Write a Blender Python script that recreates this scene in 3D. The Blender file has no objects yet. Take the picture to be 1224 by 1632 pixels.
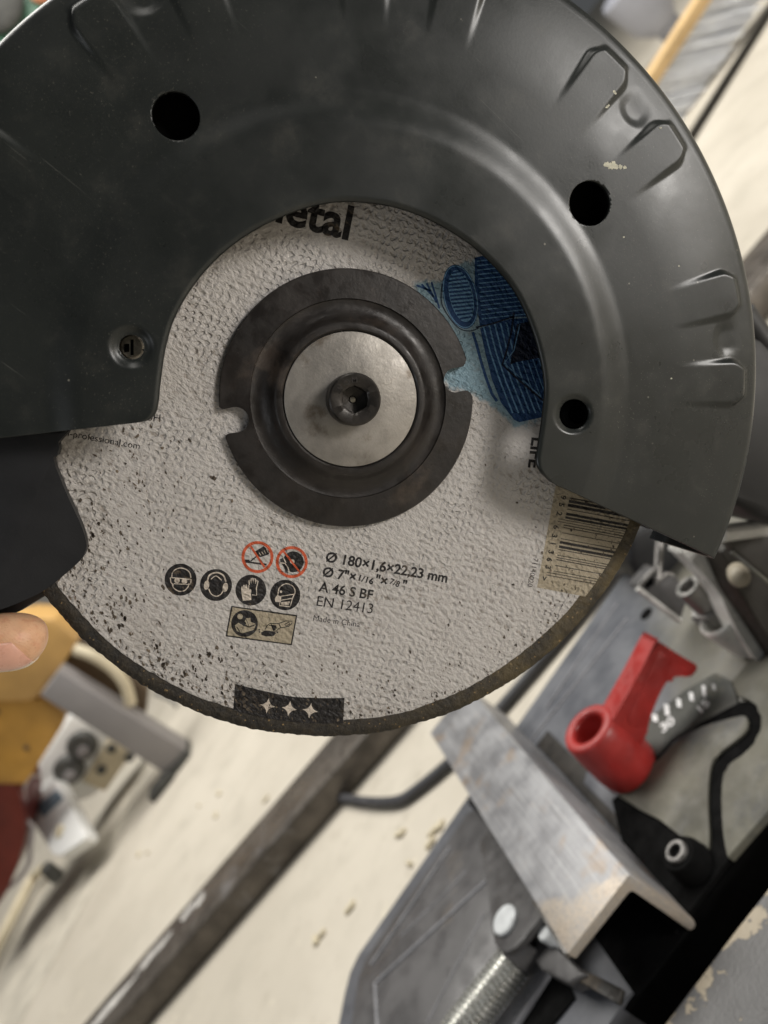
import bpy, bmesh, math, random
import numpy as np
from mathutils import Vector, Matrix, noise as mnoise
random.seed(7)
R = math.radians
sc = bpy.context.scene
COL = sc.collection

# ---------------------------------------------------------------- camera
# world: floor z = 0, millimetres below are measured from the middle of the cutting disc,
# x along the disc, y along the spindle (away from the viewer), z up.
HUB = Vector((0, 0, 0.345))                      # hub of the disc, 345 mm above the floor
EX = np.array([0.61968226, -0.7845977, 0.02000892])
EY = np.array([-0.18539497, -0.12155905, 0.97511646])
EZ = np.array([-0.76264186, -0.60797192, -0.22078845])
RW = np.array([EX, EY, EZ])
CAM = np.array([-21.0906, -209.0410, 21.7662])   # mm
FPX = 1300.0
def W(p):                                        # mm -> world metres
    return Vector((p[0]*.001, p[1]*.001, p[2]*.001)) + HUB
cam = bpy.data.cameras.new('camera'); camo = bpy.data.objects.new('camera', cam); COL.objects.link(camo)
r_, d_, f_ = RW @ np.array([1, 0, 0]), RW @ np.array([0, 1, 0]), RW @ np.array([0, 0, 1])
M = Matrix(((r_[0], -d_[0], -f_[0]), (r_[1], -d_[1], -f_[1]), (r_[2], -d_[2], -f_[2]))).to_4x4()
M.translation = W(CAM)
camo.matrix_world = M
cam.sensor_fit = 'VERTICAL'; cam.sensor_height = 32; cam.lens = 32*FPX/1632
cam.clip_start = 0.005; cam.clip_end = 100
cam.dof.use_dof = True; cam.dof.focus_distance = 0.2065; cam.dof.aperture_fstop = 25.49/2.4
sc.camera = camo

# ---------------------------------------------------------------- light
w = bpy.data.worlds.new('World'); sc.world = w; w.use_nodes = True
w.node_tree.nodes['Background'].inputs[0].default_value = (.93, .97, 1, 1)
w.node_tree.nodes['Background'].inputs[1].default_value = 0.065
def area(name, loc, to, sx, sy, power, col):
    l = bpy.data.lights.new(name, 'AREA'); l.shape = 'RECTANGLE'; l.size = sx; l.size_y = sy
    l.energy = power; l.color = col
    o = bpy.data.objects.new(name, l); COL.objects.link(o); o.location = loc
    o.rotation_euler = (Vector(to)-Vector(loc)).to_track_quat('-Z', 'Y').to_euler()
    return o
area('ceiling_light_far', (.8, 1.4, 2.5), (.8, 1.3, 0), 3.6, 1.2, 118, (1, .97, .915))
area('low_key_light', (.80, -.76, .16), (0, 0, .33), .30, .30, 7.2, (1, .965, .92))  # unseen lamp standing in for bounce off the bright floor
area('bead_light', (1.5, -.62, 2.0), (.0, 0, .35), 1.3, .6, 10.0, (1, .965, .9))  # unseen lamp added to brighten the top of the guard's bead
area('window_light', (-.95, -.78, 1.05), (0, 0, .4), .30, .40, 1.5, (.92, .96, 1))
sc.view_settings.view_transform = 'Standard'; sc.view_settings.look = 'None'
sc.view_settings.exposure = 0.18; sc.view_settings.gamma = 1
sc.render.engine = 'CYCLES'
sc.cycles.use_denoising = True
sc.cycles.max_bounces = 8

# ---------------------------------------------------------------- pixel -> plane (reading sizes off the photo)
def ray(px, py): return RW @ np.array([(px-612)/FPX, (py-816)/FPX, 1.0])
def V(px, py, y):                                # point on an upright plane at depth y (mm)
    d = ray(px, py); return CAM + d*((y-CAM[1])/d[1])
def H(px, py, z):                                # point on a level plane at height z (mm)
    d = ray(px, py); return CAM + d*((z-CAM[2])/d[2])
def D(px, py, h=0.0): return V(px, py, -h)       # h = mm in front of the disc face
T = -279.4                                       # table height
FL = -345.0                                      # floor

# ---------------------------------------------------------------- materials
def nodes(name):
    m = bpy.data.materials.new(name); m.use_nodes = True
    nt = m.node_tree; b = nt.nodes['Principled BSDF']
    return m, nt, b
def N(nt, t, **kw):
    n = nt.nodes.new(t)
    for k, v in kw.items():
        if k.startswith('i_'): n.inputs[k[2:].replace('_', ' ')].default_value = v
        else: setattr(n, k, v)
    return n
def mixc(nt, fac, a, b, mode='MIX'):
    n = nt.nodes.new('ShaderNodeMix'); n.data_type = 'RGBA'; n.blend_type = mode
    for s, v in ((n.inputs[0], fac), (n.inputs[6], a), (n.inputs[7], b)):
        if isinstance(v, (int, float)): s.default_value = v
        elif isinstance(v, tuple): s.default_value = v if len(v) == 4 else v+(1,)
        else: nt.links.new(v, s)
    return n.outputs[2]
def rng(nt, v, a, b, c=0, d=1, smooth=True):
    n = nt.nodes.new('ShaderNodeMapRange'); n.interpolation_type = 'SMOOTHSTEP' if smooth else 'LINEAR'
    nt.links.new(v, n.inputs[0])
    for i, x in zip((1, 2, 3, 4), (a, b, c, d)): n.inputs[i].default_value = x
    return n.outputs[0]
def math_(nt, op, a, b):
    n = nt.nodes.new('ShaderNodeMath'); n.operation = op
    for s, v in ((n.inputs[0], a), (n.inputs[1], b)):
        if isinstance(v, (int, float)): s.default_value = v
        else: nt.links.new(v, s)
    return n.outputs[0]
def noise(nt, co, scale, detail=3, rough=.55):
    n = nt.nodes.new('ShaderNodeTexNoise'); n.inputs['Scale'].default_value = scale
    n.inputs['Detail'].default_value = detail; n.inputs['Roughness'].default_value = rough
    nt.links.new(co, n.inputs['Vector']); return n.outputs['Fac']
def voro(nt, co, scale, feat='F1'):
    n = nt.nodes.new('ShaderNodeTexVoronoi'); n.feature = feat; n.inputs['Scale'].default_value = scale
    nt.links.new(co, n.inputs['Vector']); return n.outputs['Distance']
def bump(nt, b, hgt, strength, dist):
    n = nt.nodes.new('ShaderNodeBump'); n.inputs['Strength'].default_value = strength; n.inputs['Distance'].default_value = dist
    nt.links.new(hgt, n.inputs['Height']); nt.links.new(n.outputs[0], b.inputs['Normal']); return n
def coord(nt): return nt.nodes.new('ShaderNodeTexCoord').outputs['Object']
def simple(name, col, rough=.5, metal=0., var=.25, vs=60., bs=0., bscale=400., dust=None, dustamt=.0, spec=.5, rvar=.15, coat=0):
    """paint / plastic / metal with blotchy colour, uneven gloss, fine relief and optional dust patches"""
    m, nt, b = nodes(name); co = coord(nt)
    n1 = noise(nt, co, vs, 5, .6)
    dark = tuple(c*(1-var) for c in col); light = tuple(min(1, c*(1+var)) for c in col)
    c = mixc(nt, rng(nt, n1, .3, .7), dark, light)
    if dust:
        n2 = noise(nt, co, vs*.55, 6, .65)
        c = mixc(nt, rng(nt, n2, .62-dustamt*.35, .74-dustamt*.25), c, dust)
    nt.links.new(c, b.inputs['Base Color'])
    n3 = noise(nt, co, vs*2.3, 4)
    nt.links.new(rng(nt, n3, .3, .7, max(0, rough-rvar), min(1, rough+rvar)), b.inputs['Roughness'])
    b.inputs['Metallic'].default_value = metal; b.inputs['Specular IOR Level'].default_value = spec
    b.inputs['Coat Weight'].default_value = coat
    if bs: bump(nt, b, noise(nt, co, bscale, 4), bs, .0006)
    return m

def disc_mat(name, col, wear=1.0, rough=.62, brown=1.0, fade=None):
    """print and paper of the cutting disc: dimpled by the glass cloth below, rubbed and pitted"""
    m, nt, b = nodes(name); co = coord(nt)
    mp = nt.nodes.new('ShaderNodeMapping'); nt.links.new(co, mp.inputs[0])
    mp.inputs['Rotation'].default_value = (0, R(28), 0); mp.inputs['Scale'].default_value = (1.6, 1, .8)
    cs = mp.outputs[0]
    sx = nt.nodes.new('ShaderNodeSeparateXYZ'); nt.links.new(co, sx.inputs[0])
    # rougher toward the hand side of the disc
    side = rng(nt, math_(nt, 'SUBTRACT', sx.outputs[2], sx.outputs[0]), -.05, .08, .2, 1)
    lump = noise(nt, cs, 430, 3, .6)
    lump2 = noise(nt, co, 900, 2, .6)
    v = voro(nt, cs, 300); pit = rng(nt, v, .0, .33, 0, 1)
    hgt = math_(nt, 'ADD', math_(nt, 'MULTIPLY', lump, 1.1), math_(nt, 'MULTIPLY', lump2, .5))
    hgt = math_(nt, 'ADD', hgt, math_(nt, 'MULTIPLY', pit, .25))
    # glass-cloth weave under the paper
    nw = noise(nt, co, 170, 3, .6); nw2 = noise(nt, co, 190, 3, .55)
    def axis_(ax, az, per, nn, amt):
        d = math_(nt, 'ADD', math_(nt, 'MULTIPLY', sx.outputs[0], ax*2*math.pi/per), math_(nt, 'MULTIPLY', sx.outputs[2], az*2*math.pi/per))
        return math_(nt, 'SINE', math_(nt, 'ADD', d, math_(nt, 'MULTIPLY', nn, amt)), 0.)
    g_ = math_(nt, 'MULTIPLY', axis_(.879, -.477, .0031, nw, 9.5), axis_(.42, .907, .0026, nw2, 9.5))
    weave = rng(nt, math_(nt, 'ADD', g_, math_(nt, 'MULTIPLY', lump2, .8)), .45, 1.15)
    hgt = math_(nt, 'SUBTRACT', math_(nt, 'MULTIPLY', hgt, .75), math_(nt, 'MULTIPLY', weave, math_(nt, 'MULTIPLY', math_(nt, 'MULTIPLY', side, rng(nt, noise(nt, co, 60, 4), .36, .66, .05, 1)), .40)))
    hgt = math_(nt, 'MULTIPLY', hgt, side)
    bump(nt, b, hgt, 1.0, .0010)
    grime = rng(nt, noise(nt, co, 55, 5, .65), .48, .78, 0, .35)
    base_c = col
    if fade:                                         # print that thins out to bare paper at its border
        v_ = nt.nodes.new('ShaderNodeVertexColor'); v_.layer_name = 'fade'
        ff_ = math_(nt, 'ADD', v_.outputs['Color'], math_(nt, 'MULTIPLY', math_(nt, 'SUBTRACT', noise(nt, co, 420, 4, .7), .5), 1.1))
        base_c = mixc(nt, rng(nt, ff_, .35, .75), col, fade)
    c = mixc(nt, grime, base_c, tuple(x*.62*y for x, y in zip(col, (1, .93, .83))))
    fine = rng(nt, noise(nt, co, 1500, 3, .7), .3, .75, .93, 1.05)
    cc = nt.nodes.new('ShaderNodeCombineColor')
    for i in range(3): nt.links.new(fine, cc.inputs[i])
    c = mixc(nt, 1.0, c, cc.outputs[0], 'MULTIPLY')
    # small worn-through specks
    v2 = voro(nt, cs, 420); sel = noise(nt, co, 160, 2)
    sp = math_(nt, 'MULTIPLY', rng(nt, v2, .08, .17, 1, 0), rng(nt, sel, .55, .63, 0, .75*wear))
    c = mixc(nt, sp, c, (.055, .042, .03))
    # brown dust on dimples
    br = math_(nt, 'MULTIPLY', rng(nt, lump, .33, .46, .55, 0), rng(nt, noise(nt, co, 38, 3), .42, .65, 0, brown))
    c = mixc(nt, br, c, (.13, .095, .06))
    nt.links.new(c, b.inputs['Base Color'])
    b.inputs['Roughness'].default_value = rough; b.inputs['Specular IOR Level'].default_value = .35
    return m

MAT = {}
PAPER = (.465, .436, .412)
MAT['paper'] = disc_mat('abrasive_paper', PAPER)
MAT['ink'] = disc_mat('black_print', (.012, .010, .010), .3, .5)
MAT['red_ink'] = disc_mat('red_print', (.50, .085, .03), .6)
MAT['tan'] = disc_mat('tan_print', (.34, .29, .21), .3, .62, .4)
MAT['pale'] = disc_mat('pale_print', (.52, .45, .38), .4)
MAT['blue'] = disc_mat('blue_print', (.012, .050, .145), .3, .6, .15)
MAT['blue_line'] = disc_mat('blue_line_print', (.14, .29, .47), .3, .6, .15)
MAT['navy'] = disc_mat('navy_print', (.006, .011, .028), .3, .6, .15)

MAT['pale_blue'] = disc_mat('light_blue_print', PAPER, .6, .62, .5, (.20, .30, .355))

def rim_mat():
    m, nt, b = nodes('worn_abrasive_rim'); co = coord(nt)
    n = noise(nt, co, 350, 6, .7)
    c = mixc(nt, rng(nt, n, .35, .7), (.008, .006, .004), (.035, .025, .013))
    sx = nt.nodes.new('ShaderNodeSeparateXYZ'); nt.links.new(co, sx.inputs[0])
    g = rng(nt, sx.outputs[0], -.075, -.02, 0, 1)
    n2 = noise(nt, co, 120, 4, .6)
    c = mixc(nt, math_(nt, 'MULTIPLY', g, rng(nt, n2, .35, .65, .1, .7)), c, (.105, .075, .028))
    v = voro(nt, co, 800); sel = noise(nt, co, 600, 2)
    sp = math_(nt, 'MULTIPLY', rng(nt, v, .1, .3, 1, 0), rng(nt, sel, .52, .6, 0, 1))
    c = mixc(nt, sp, c, (.26, .17, .07))
    nt.links.new(c, b.inputs['Base Color']); b.inputs['Roughness'].default_value = .55
    bump(nt, b, n, 1.0, .0008)
    return m
MAT['rim'] = rim_mat()
MAT['pit'] = simple('pit_grain', (.065, .05, .036), .8, var=.7, vs=500, dust=(.20, .155, .11), dustamt=.35)

def guard_mat():
    m, nt, b = nodes('green_grey_guard_paint'); co = coord(nt)
    n1 = noise(nt, co, 28, 5, .6)
    c = mixc(nt, rng(nt, n1, .3, .7), (.0115, .0132, .0124), (.018, .0202, .0185))
    # dusty film, rubbed spots, small specks
    n2 = noise(nt, co, 90, 6, .7)
    c = mixc(nt, rng(nt, n2, .52, .8, 0, .2), c, (.10, .092, .075))
    v = voro(nt, co, 260); sel = noise(nt, co, 130, 2)
    sp = math_(nt, 'MULTIPLY', rng(nt, v, .05, .085, 1, 0), rng(nt, sel, .60, .64, 0, .5))
    c = mixc(nt, sp, c, (.32, .30, .25))
    for rot, th in ((.5, .70), (2.1, .715), (1.2, .72)):           # rubbed hairline scratches
        mp = nt.nodes.new('ShaderNodeMapping'); nt.links.new(co, mp.inputs[0])
        mp.inputs['Rotation'].default_value = (0, rot, 0); mp.inputs['Scale'].default_value = (1500, 1, 28)
        sc_ = noise(nt, mp.outputs[0], 1, 2)
        c = mixc(nt, math_(nt, 'MULTIPLY', rng(nt, sc_, th, th+.04, 0, .35), rng(nt, n1, .5, .62)), c, (.16, .155, .14))
    fd = noise(nt, co, 2600, 2, .5)
    c = mixc(nt, math_(nt, 'MULTIPLY', rng(nt, fd, .66, .74, 0, .5), rng(nt, noise(nt, co, 20, 4), .4, .65, .1, 1)), c, (.14, .13, .11))
    nt.links.new(c, b.inputs['Base Color'])
    n3 = noise(nt, co, 45, 5, .6)
    nt.links.new(rng(nt, n3, .3, .7, .25, .40), b.inputs['Roughness'])
    b.inputs['Specular IOR Level'].default_value = .42
    bump(nt, b, noise(nt, co, 1400, 3), .035, .0003)
    return m
MAT['guard'] = guard_mat()
MAT['chip'] = simple('bare_chip', (.48, .46, .36), .7, vs=900)
MAT['flange'] = simple('blackened_steel', (.019, .0155, .0135), .45, .25, .3, 90, .15, 700, (.05, .038, .03), .15)
MAT['washer'] = simple('zinc_washer', (.27, .25, .225), .48, .45, .2, 120, .15, 900, (.13, .105, .08), .13, rvar=.07)
MAT['bolt'] = simple('black_oxide_bolt', (.034, .030, .027), .36, .6, .3, 300, .1, 900, rvar=.05)
MAT['black'] = simple('black_plastic', (.010, .010, .011), .5, var=.2, vs=80, bs=.06, bscale=1500, rvar=.03)
MAT['void'] = simple('dark_parts_and_shade', (.004, .004, .004), .9, var=.3, spec=.08)  # near-black for dark parts and for shade put in as colour
MAT['screwhead'] = simple('dull_screw', (.24, .22, .18), .45, .6, .4, 500)
MAT['base'] = simple('base_paint', (.135, .138, .15), .42, 0, .22, 35, .12, 300, (.26, .235, .19), .12)
def base_mat():
    m, nt, b = nodes('base_paint_dusty'); co = coord(nt)
    n1 = noise(nt, co, 35, 5, .6); n2 = noise(nt, co, 14, 5, .6); n3 = noise(nt, co, 220, 5, .7)
    c = mixc(nt, rng(nt, n1, .3, .7), (.095, .10, .114), (.145, .15, .165))
    sx = nt.nodes.new('ShaderNodeSeparateXYZ'); nt.links.new(co, sx.inputs[0])
    k = math_(nt, 'SUBTRACT', sx.outputs[0], math_(nt, 'MULTIPLY', sx.outputs[1], .55))
    k = math_(nt, 'ADD', k, math_(nt, 'MULTIPLY', math_(nt, 'SUBTRACT', n2, .5), .12))
    f = math_(nt, 'MULTIPLY', rng(nt, k, -.135, -.075), rng(nt, n3, .2, .6, .55, .95))
    c = mixc(nt, f, c, (.165, .155, .122))
    c = mixc(nt, rng(nt, n3, .62, .75, 0, .5), c, (.05, .05, .05))
    nt.links.new(c, b.inputs['Base Color']); nt.links.new(rng(nt, n1, .3, .7, .32, .55), b.inputs['Roughness'])
    bump(nt, b, n3, .12, .0005)
    return m
MAT['base'] = base_mat()
MAT['scale'] = simple('scale_grey', (.065, .066, .058), .5, 0, .25, 60, .1, 300, (.14, .13, .10), .18)
MAT['darkstrip'] = simple('slot_and_shade', (.022, .018, .014), .6, 0, .4, 70, .1, 300, (.07, .055, .035), .05)  # slot colour with the jaw's shade darkened into it
MAT['tray'] = simple('tray_plastic', (.085, .082, .083), .40, 0, .18, 30, .08, 400, (.15, .13, .11), .1)
MAT['rib'] = simple('rubbed_rib', (.24, .24, .255), .35, 0, .15, 60)
MAT['dusty'] = simple('dusty_table', (.112, .107, .083), .6, 0, .3, 34, .15, 300, (.07, .07, .066), .25)
MAT['red'] = simple('red_plastic', (.35, .028, .024), .42, 0, .14, 60, .08, 900, (.36, .12, .10), .06)
MAT['white_mark'] = simple('white_mark', (.72, .72, .72), .5)
MAT['cast'] = simple('cast_aluminium', (.60, .59, .56), .38, .12, .15, 60, .08, 500)
MAT['steel'] = simple('grey_steel', (.24, .23, .22), .36, .7, .2, 80, .05)
MAT['zinc'] = simple('zinc_thread', (.55, .55, .52), .28, .75, .1, 120)
MAT['rivet'] = simple('rivet_steel', (.58, .60, .61), .4, .1, .08, 100)
MAT['darkmetal'] = simple('dark_bracket', (.085, .082, .082), .45, .2, .2, 60, .06)
MAT['brown'] = simple('brown_dusty_steel', (.018, .015, .011), .55, .1, .3, 60, .1, 400, (.09, .07, .05), .1)
def jaw_mat():
    m, nt, b = nodes('jaw_steel'); co = coord(nt)
    n1 = noise(nt, co, 45, 5, .65); n2 = noise(nt, co, 22, 4, .6); n3 = noise(nt, co, 900, 3, .7)
    c = mixc(nt, rng(nt, n1, .3, .7), (.22, .22, .23), (.36, .36, .37))
    c = mixc(nt, rng(nt, noise(nt, co, 60, 4), .55, .72, 0, .6), c, (.33, .24, .16))
    sx = nt.nodes.new('ShaderNodeSeparateXYZ'); nt.links.new(co, sx.inputs[0])
    yy = math_(nt, 'ADD', sx.outputs[1], math_(nt, 'MULTIPLY', math_(nt, 'SUBTRACT', n2, .5), .09))
    xx = math_(nt, 'ADD', math_(nt, 'MULTIPLY', sx.outputs[0], .55), yy)
    mp = nt.nodes.new('ShaderNodeMapping'); nt.links.new(co, mp.inputs[0]); mp.inputs['Scale'].default_value = (900, 22, 900); mp.inputs['Rotation'].default_value = (0, 0, .12)
    sc_ = noise(nt, mp.outputs[0], 1, 3)
    c = mixc(nt, rng(nt, sc_, .55, .68, 0, .55), c, (.47, .47, .475)); c = mixc(nt, rng(nt, sc_, .42, .30, 0, .5), c, (.13, .12, .115))
    near = rng(nt, xx, .066, .078, 1, 0)                           # dust caked on the near end
    gr = rng(nt, n3, .35, .6, .25, .95)
    c = mixc(nt, math_(nt, 'MULTIPLY', near, gr), c, (.47, .40, .32))
    nt.links.new(c, b.inputs['Base Color'])
    b.inputs['Metallic'].default_value = .2
    nt.links.new(rng(nt, n1, .3, .7, .30, .5), b.inputs['Roughness'])
    bump(nt, b, noise(nt, co, 700, 4, .6), .25, .0004)
    return m
MAT['jaw'] = jaw_mat()
def rail_mat():
    m, nt, b = nodes('chipped_rail_paint'); co = coord(nt)
    sx = nt.nodes.new('ShaderNodeSeparateXYZ'); nt.links.new(co, sx.inputs[0])
    n1 = noise(nt, co, 75, 6, .62); n2 = noise(nt, co, 30, 4)
    c = mixc(nt, rng(nt, n2, .3, .7), (.115, .113, .112), (.16, .157, .155))
    edge = rng(nt, sx.outputs[1], .064, .083, -.12, .10)
    ch = rng(nt, math_(nt, 'ADD', n1, edge), .565, .585)
    c = mixc(nt, ch, c, (.42, .36, .27))
    nt.links.new(c, b.inputs['Base Color']); b.inputs['Roughness'].default_value = .5
    bump(nt, b, math_(nt, 'SUBTRACT', noise(nt, co, 500, 4), math_(nt, 'MULTIPLY', ch, .8)), .5, .0008)
    return m
MAT['rail'] = rail_mat()
def floor_mat():
    m, nt, b = nodes('concrete_floor'); co = coord(nt)
    n1 = noise(nt, co, 2.2, 6, .6); n2 = noise(nt, co, 11, 6, .65); n3 = noise(nt, co, 70, 4, .7)
    n4 = noise(nt, co, 28, 5, .7)
    c = mixc(nt, rng(nt, n1, .35, .65), (.52, .475, .395), (.64, .59, .50))
    c = mixc(nt, rng(nt, n2, .48, .72, 0, .55), c, (.43, .395, .325))
    c = mixc(nt, rng(nt, n4, .56, .72, 0, .5), c, (.38, .34, .265))
    c = mixc(nt, rng(nt, n3, .62, .76, 0, .5), c, (.30, .255, .18))
    c = mixc(nt, rng(nt, noise(nt, co, 45, 3, .6), .66, .74, 0, .5), c, (.74, .68, .54))
    nt.links.new(c, b.inputs['Base Color']); b.inputs['Roughness'].default_value = .65
    bump(nt, b, n3, .2, .002)
    return m
MAT['floor'] = floor_mat()
MAT['dirt'] = simple('joint_dirt', (.46, .41, .325), .8, var=.3, vs=40)
MAT['floor2'] = simple('stained_concrete', (.53, .49, .41), .7, var=.2, vs=14)
MAT['wall'] = simple('pale_wall', (.42, .41, .39), .8, var=.08, vs=4)
MAT['tube'] = simple('mill_scale_steel', (.12, .105, .09), .36, .35, .3, 25, .1, 200, (.28, .27, .27), .15)
MAT['paintdrip'] = simple('white_paint', (.52, .50, .47), .6)
MAT['yellow'] = simple('yellow_varnish', (.50, .27, .055), .5, 0, .2, 9)
MAT['yellow2'] = simple('orange_varnish', (.58, .35, .12), .5, 0, .15, 9)
MAT['legpaint'] = simple('grey_leg_paint', (.26, .245, .245), .5, 0, .06, 10)
MAT['brownwood'] = simple('brown_wood', (.10, .065, .035), .6, 0, .3, 8)
MAT['whiteplastic'] = simple('white_plastic', (.86, .86, .84), .45, 0, .04, 20)
MAT['greyblack'] = simple('grey_rubber', (.07, .07, .065), .6)
MAT['display'] = simple('lcd', (.16, .22, .27), .2, 0, .15, 30)
MAT['darkred'] = simple('dark_red', (.13, .018, .010), .5, 0, .35, 6)
MAT['cream'] = simple('cream_plastic', (.66, .58, .42), .5, 0, .08, 20)
MAT['knobtan'] = simple('tan_plastic', (.34, .30, .23), .45, 0, .12, 60)
MAT['lilac'] = simple('pale_cord', (.48, .45, .47), .5, 0, .08, 20)
MAT['woodchip'] = simple('wood_chip', (.62, .55, .40), .7, 0, .2, 100)
MAT['broomwood'] = simple('broom_wood', (.72, .50, .25), .55, 0, .12, 12)
MAT['bristle'] = simple('bristle', (.91, .93, .98), .5, 0, .05, 60)
MAT['bottle'] = simple('grey_blue_plastic', (.36, .37, .42), .45, 0, .1, 10)
MAT['greenpaint'] = simple('green_paint', (.05, .15, .09), .5, 0, .15, 3)
MAT['cable'] = simple('cable_rubber', (.055, .055, .06), .5, 0, .2, 40)
MAT['greycable'] = simple('cable_grey', (.20, .20, .205), .5, 0, .15, 30)
def skin_mat():
    m, nt, b = nodes('skin'); co = coord(nt)
    n = noise(nt, co, 120, 4); n2 = noise(nt, co, 900, 3, .7)
    c = mixc(nt, rng(nt, n, .3, .7), (.56, .315, .18), (.68, .41, .25))
    nt.links.new(c, b.inputs['Base Color']); b.inputs['Roughness'].default_value = .48
    b.inputs['Subsurface Weight'].default_value = .25; b.inputs['Subsurface Radius'].default_value = (1, .35, .2)
    b.inputs['Subsurface Scale'].default_value = .0025
    c2 = mixc(nt, rng(nt, noise(nt, co, 380, 4, .65), .5, .72, 0, .5), c, (.50, .20, .11))
    c2 = mixc(nt, rng(nt, noise(nt, co, 2200, 2), .6, .72, 0, .35), c2, (.33, .16, .085))
    nt.links.new(c2, b.inputs['Base Color'])
    wv = nt.nodes.new('ShaderNodeTexWave'); wv.inputs['Scale'].default_value = 420; wv.inputs['Distortion'].default_value = 9; wv.inputs['Detail'].default_value = 2; wv.inputs['Detail Scale'].default_value = .6
    nt.links.new(co, wv.inputs['Vector'])
    n2 = math_(nt, 'ADD', n2, math_(nt, 'MULTIPLY', wv.outputs['Fac'], .35))
    bump(nt, b, math_(nt, 'ADD', n2, math_(nt, 'MULTIPLY', voro(nt, co, 1200), .6)), .22, .0003)
    return m
MAT['skin'] = skin_mat()
MAT['nail'] = simple('nail', (.62, .33, .24), .30, 0, .10, 90, .05, 500, coat=.3)
MAT['nailtip'] = simple('nail_tip', (.70, .58, .45), .35, 0, .06, 200)

# ---------------------------------------------------------------- object helpers
def link(name, me, mat, parent=None):
    o = bpy.data.objects.new(name, me); COL.objects.link(o)
    if mat: me.materials.append(MAT[mat] if isinstance(mat, str) else mat)
    if parent:
        o.parent = parent; o.matrix_parent_inverse = Matrix.Identity(4)
        off = parent_world(parent); o.location = -off
    return o
def parent_world(p):
    v = Vector((0, 0, 0))
    while p: v = v + p.location; p = p.parent
    return v
def mesh(name, verts, faces, mat, parent=None, smooth=True, angle=35, mm=True):
    me = bpy.data.meshes.new(name)
    me.from_pydata([tuple(W(v)) for v in verts] if mm else [tuple(v) for v in verts], [], faces)
    me.update()
    if smooth:
        me.polygons.foreach_set('use_smooth', [True]*len(me.polygons)); me.set_sharp_from_angle(angle=R(angle))
    return link(name, me, mat, parent)
def from_bm(name, bm, mat, parent=None, smooth=True, angle=35):
    bmesh.ops.recalc_face_normals(bm, faces=bm.faces)
    me = bpy.data.meshes.new(name); bm.to_mesh(me); bm.free()
    if smooth:
        me.polygons.foreach_set('use_smooth', [True]*len(me.polygons)); me.set_sharp_from_angle(angle=R(angle))
    return link(name, me, mat, parent)
def thing(name, label, cat, loc, group=None):
    o = bpy.data.objects.new(name, None); COL.objects.link(o); o.location = W(loc); o.empty_display_size = .02
    tag(o, label, cat, group); return o
def tag(o, label, cat, group=None):
    o['label'] = label; o['category'] = cat
    if group: o['group'] = group
    return o
def add_prism(bm, pts, vec, bevel=0, seg=2):
    """closed prism: polygon pts (mm) swept along vec (mm)"""
    vec = np.array(vec, float)
    a = [bm.verts.new(W(p)) for p in pts]; b = [bm.verts.new(W(np.array(p)+vec)) for p in pts]
    n = len(pts)
    fs = [bm.faces.new(a), bm.faces.new(b[::-1])]
    for i in range(n): fs.append(bm.faces.new((a[i], b[i], b[(i+1) % n], a[(i+1) % n])))
    if bevel:
        es = list({e for f in fs for e in f.edges})
        bmesh.ops.bevel(bm, geom=es, offset=bevel*.001, segments=seg, affect='EDGES', profile=.5)
def prism(name, pts, vec, mat, parent=None, bevel=0, seg=2, smooth=True):
    bm = bmesh.new(); add_prism(bm, pts, vec, bevel, seg); return from_bm(name, bm, mat, parent, smooth)
def box(name, lo, hi, mat, parent=None, bevel=0, seg=2):
    x0, y0, z0 = lo; x1, y1, z1 = hi
    return prism(name, [(x0, y0, z0), (x1, y0, z0), (x1, y1, z0), (x0, y1, z0)], (0, 0, z1-z0), mat, parent, bevel, seg)
def basis(axis):
    a = Vector(axis).normalized(); u = a.orthogonal().normalized(); return a, u, a.cross(u)
def add_lathe(bm, prof, origin, axis, seg=64, closed=False):
    a, u, v = basis(axis); rings = []
    for r, h in prof:
        ring = []
        for k in range(seg):
            t = 2*math.pi*k/seg
            p = Vector(origin) + a*h + (u*math.cos(t)+v*math.sin(t))*max(r, 1e-4)
            ring.append(bm.verts.new(W(p)))
        rings.append(ring)
    prs = list(zip(rings, rings[1:])) + ([(rings[-1], rings[0])] if closed else [])
    for A, B in prs:
        for k in range(seg): bm.faces.new((A[k], A[(k+1) % seg], B[(k+1) % seg], B[k]))
    if not closed:
        bm.faces.new(rings[0][::-1]); bm.faces.new(rings[-1])
def lathe(name, prof, origin, axis, mat, parent=None, seg=64, closed=False, angle=35):
    bm = bmesh.new(); add_lathe(bm, prof, origin, axis, seg, closed); return from_bm(name, bm, mat, parent, True, angle)
def catmull(pts, n=8, closed=False):
    P = [np.array(p, float) for p in pts]; out = []
    m = len(P)
    for i in range(m if closed else m-1):
        if closed: p0, p1, p2, p3 = P[i-1], P[i], P[(i+1) % m], P[(i+2) % m]
        else: p0, p1, p2, p3 = P[max(i-1, 0)], P[i], P[i+1], P[min(i+2, m-1)]
        for k in range(n):
            t = k/n
            out.append(.5*(2*p1+(p2-p0)*t+(2*p0-5*p1+4*p2-p3)*t*t+(3*p1-p0-3*p2+p3)*t**3))
    if not closed: out.append(P[-1])
    return out
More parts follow.
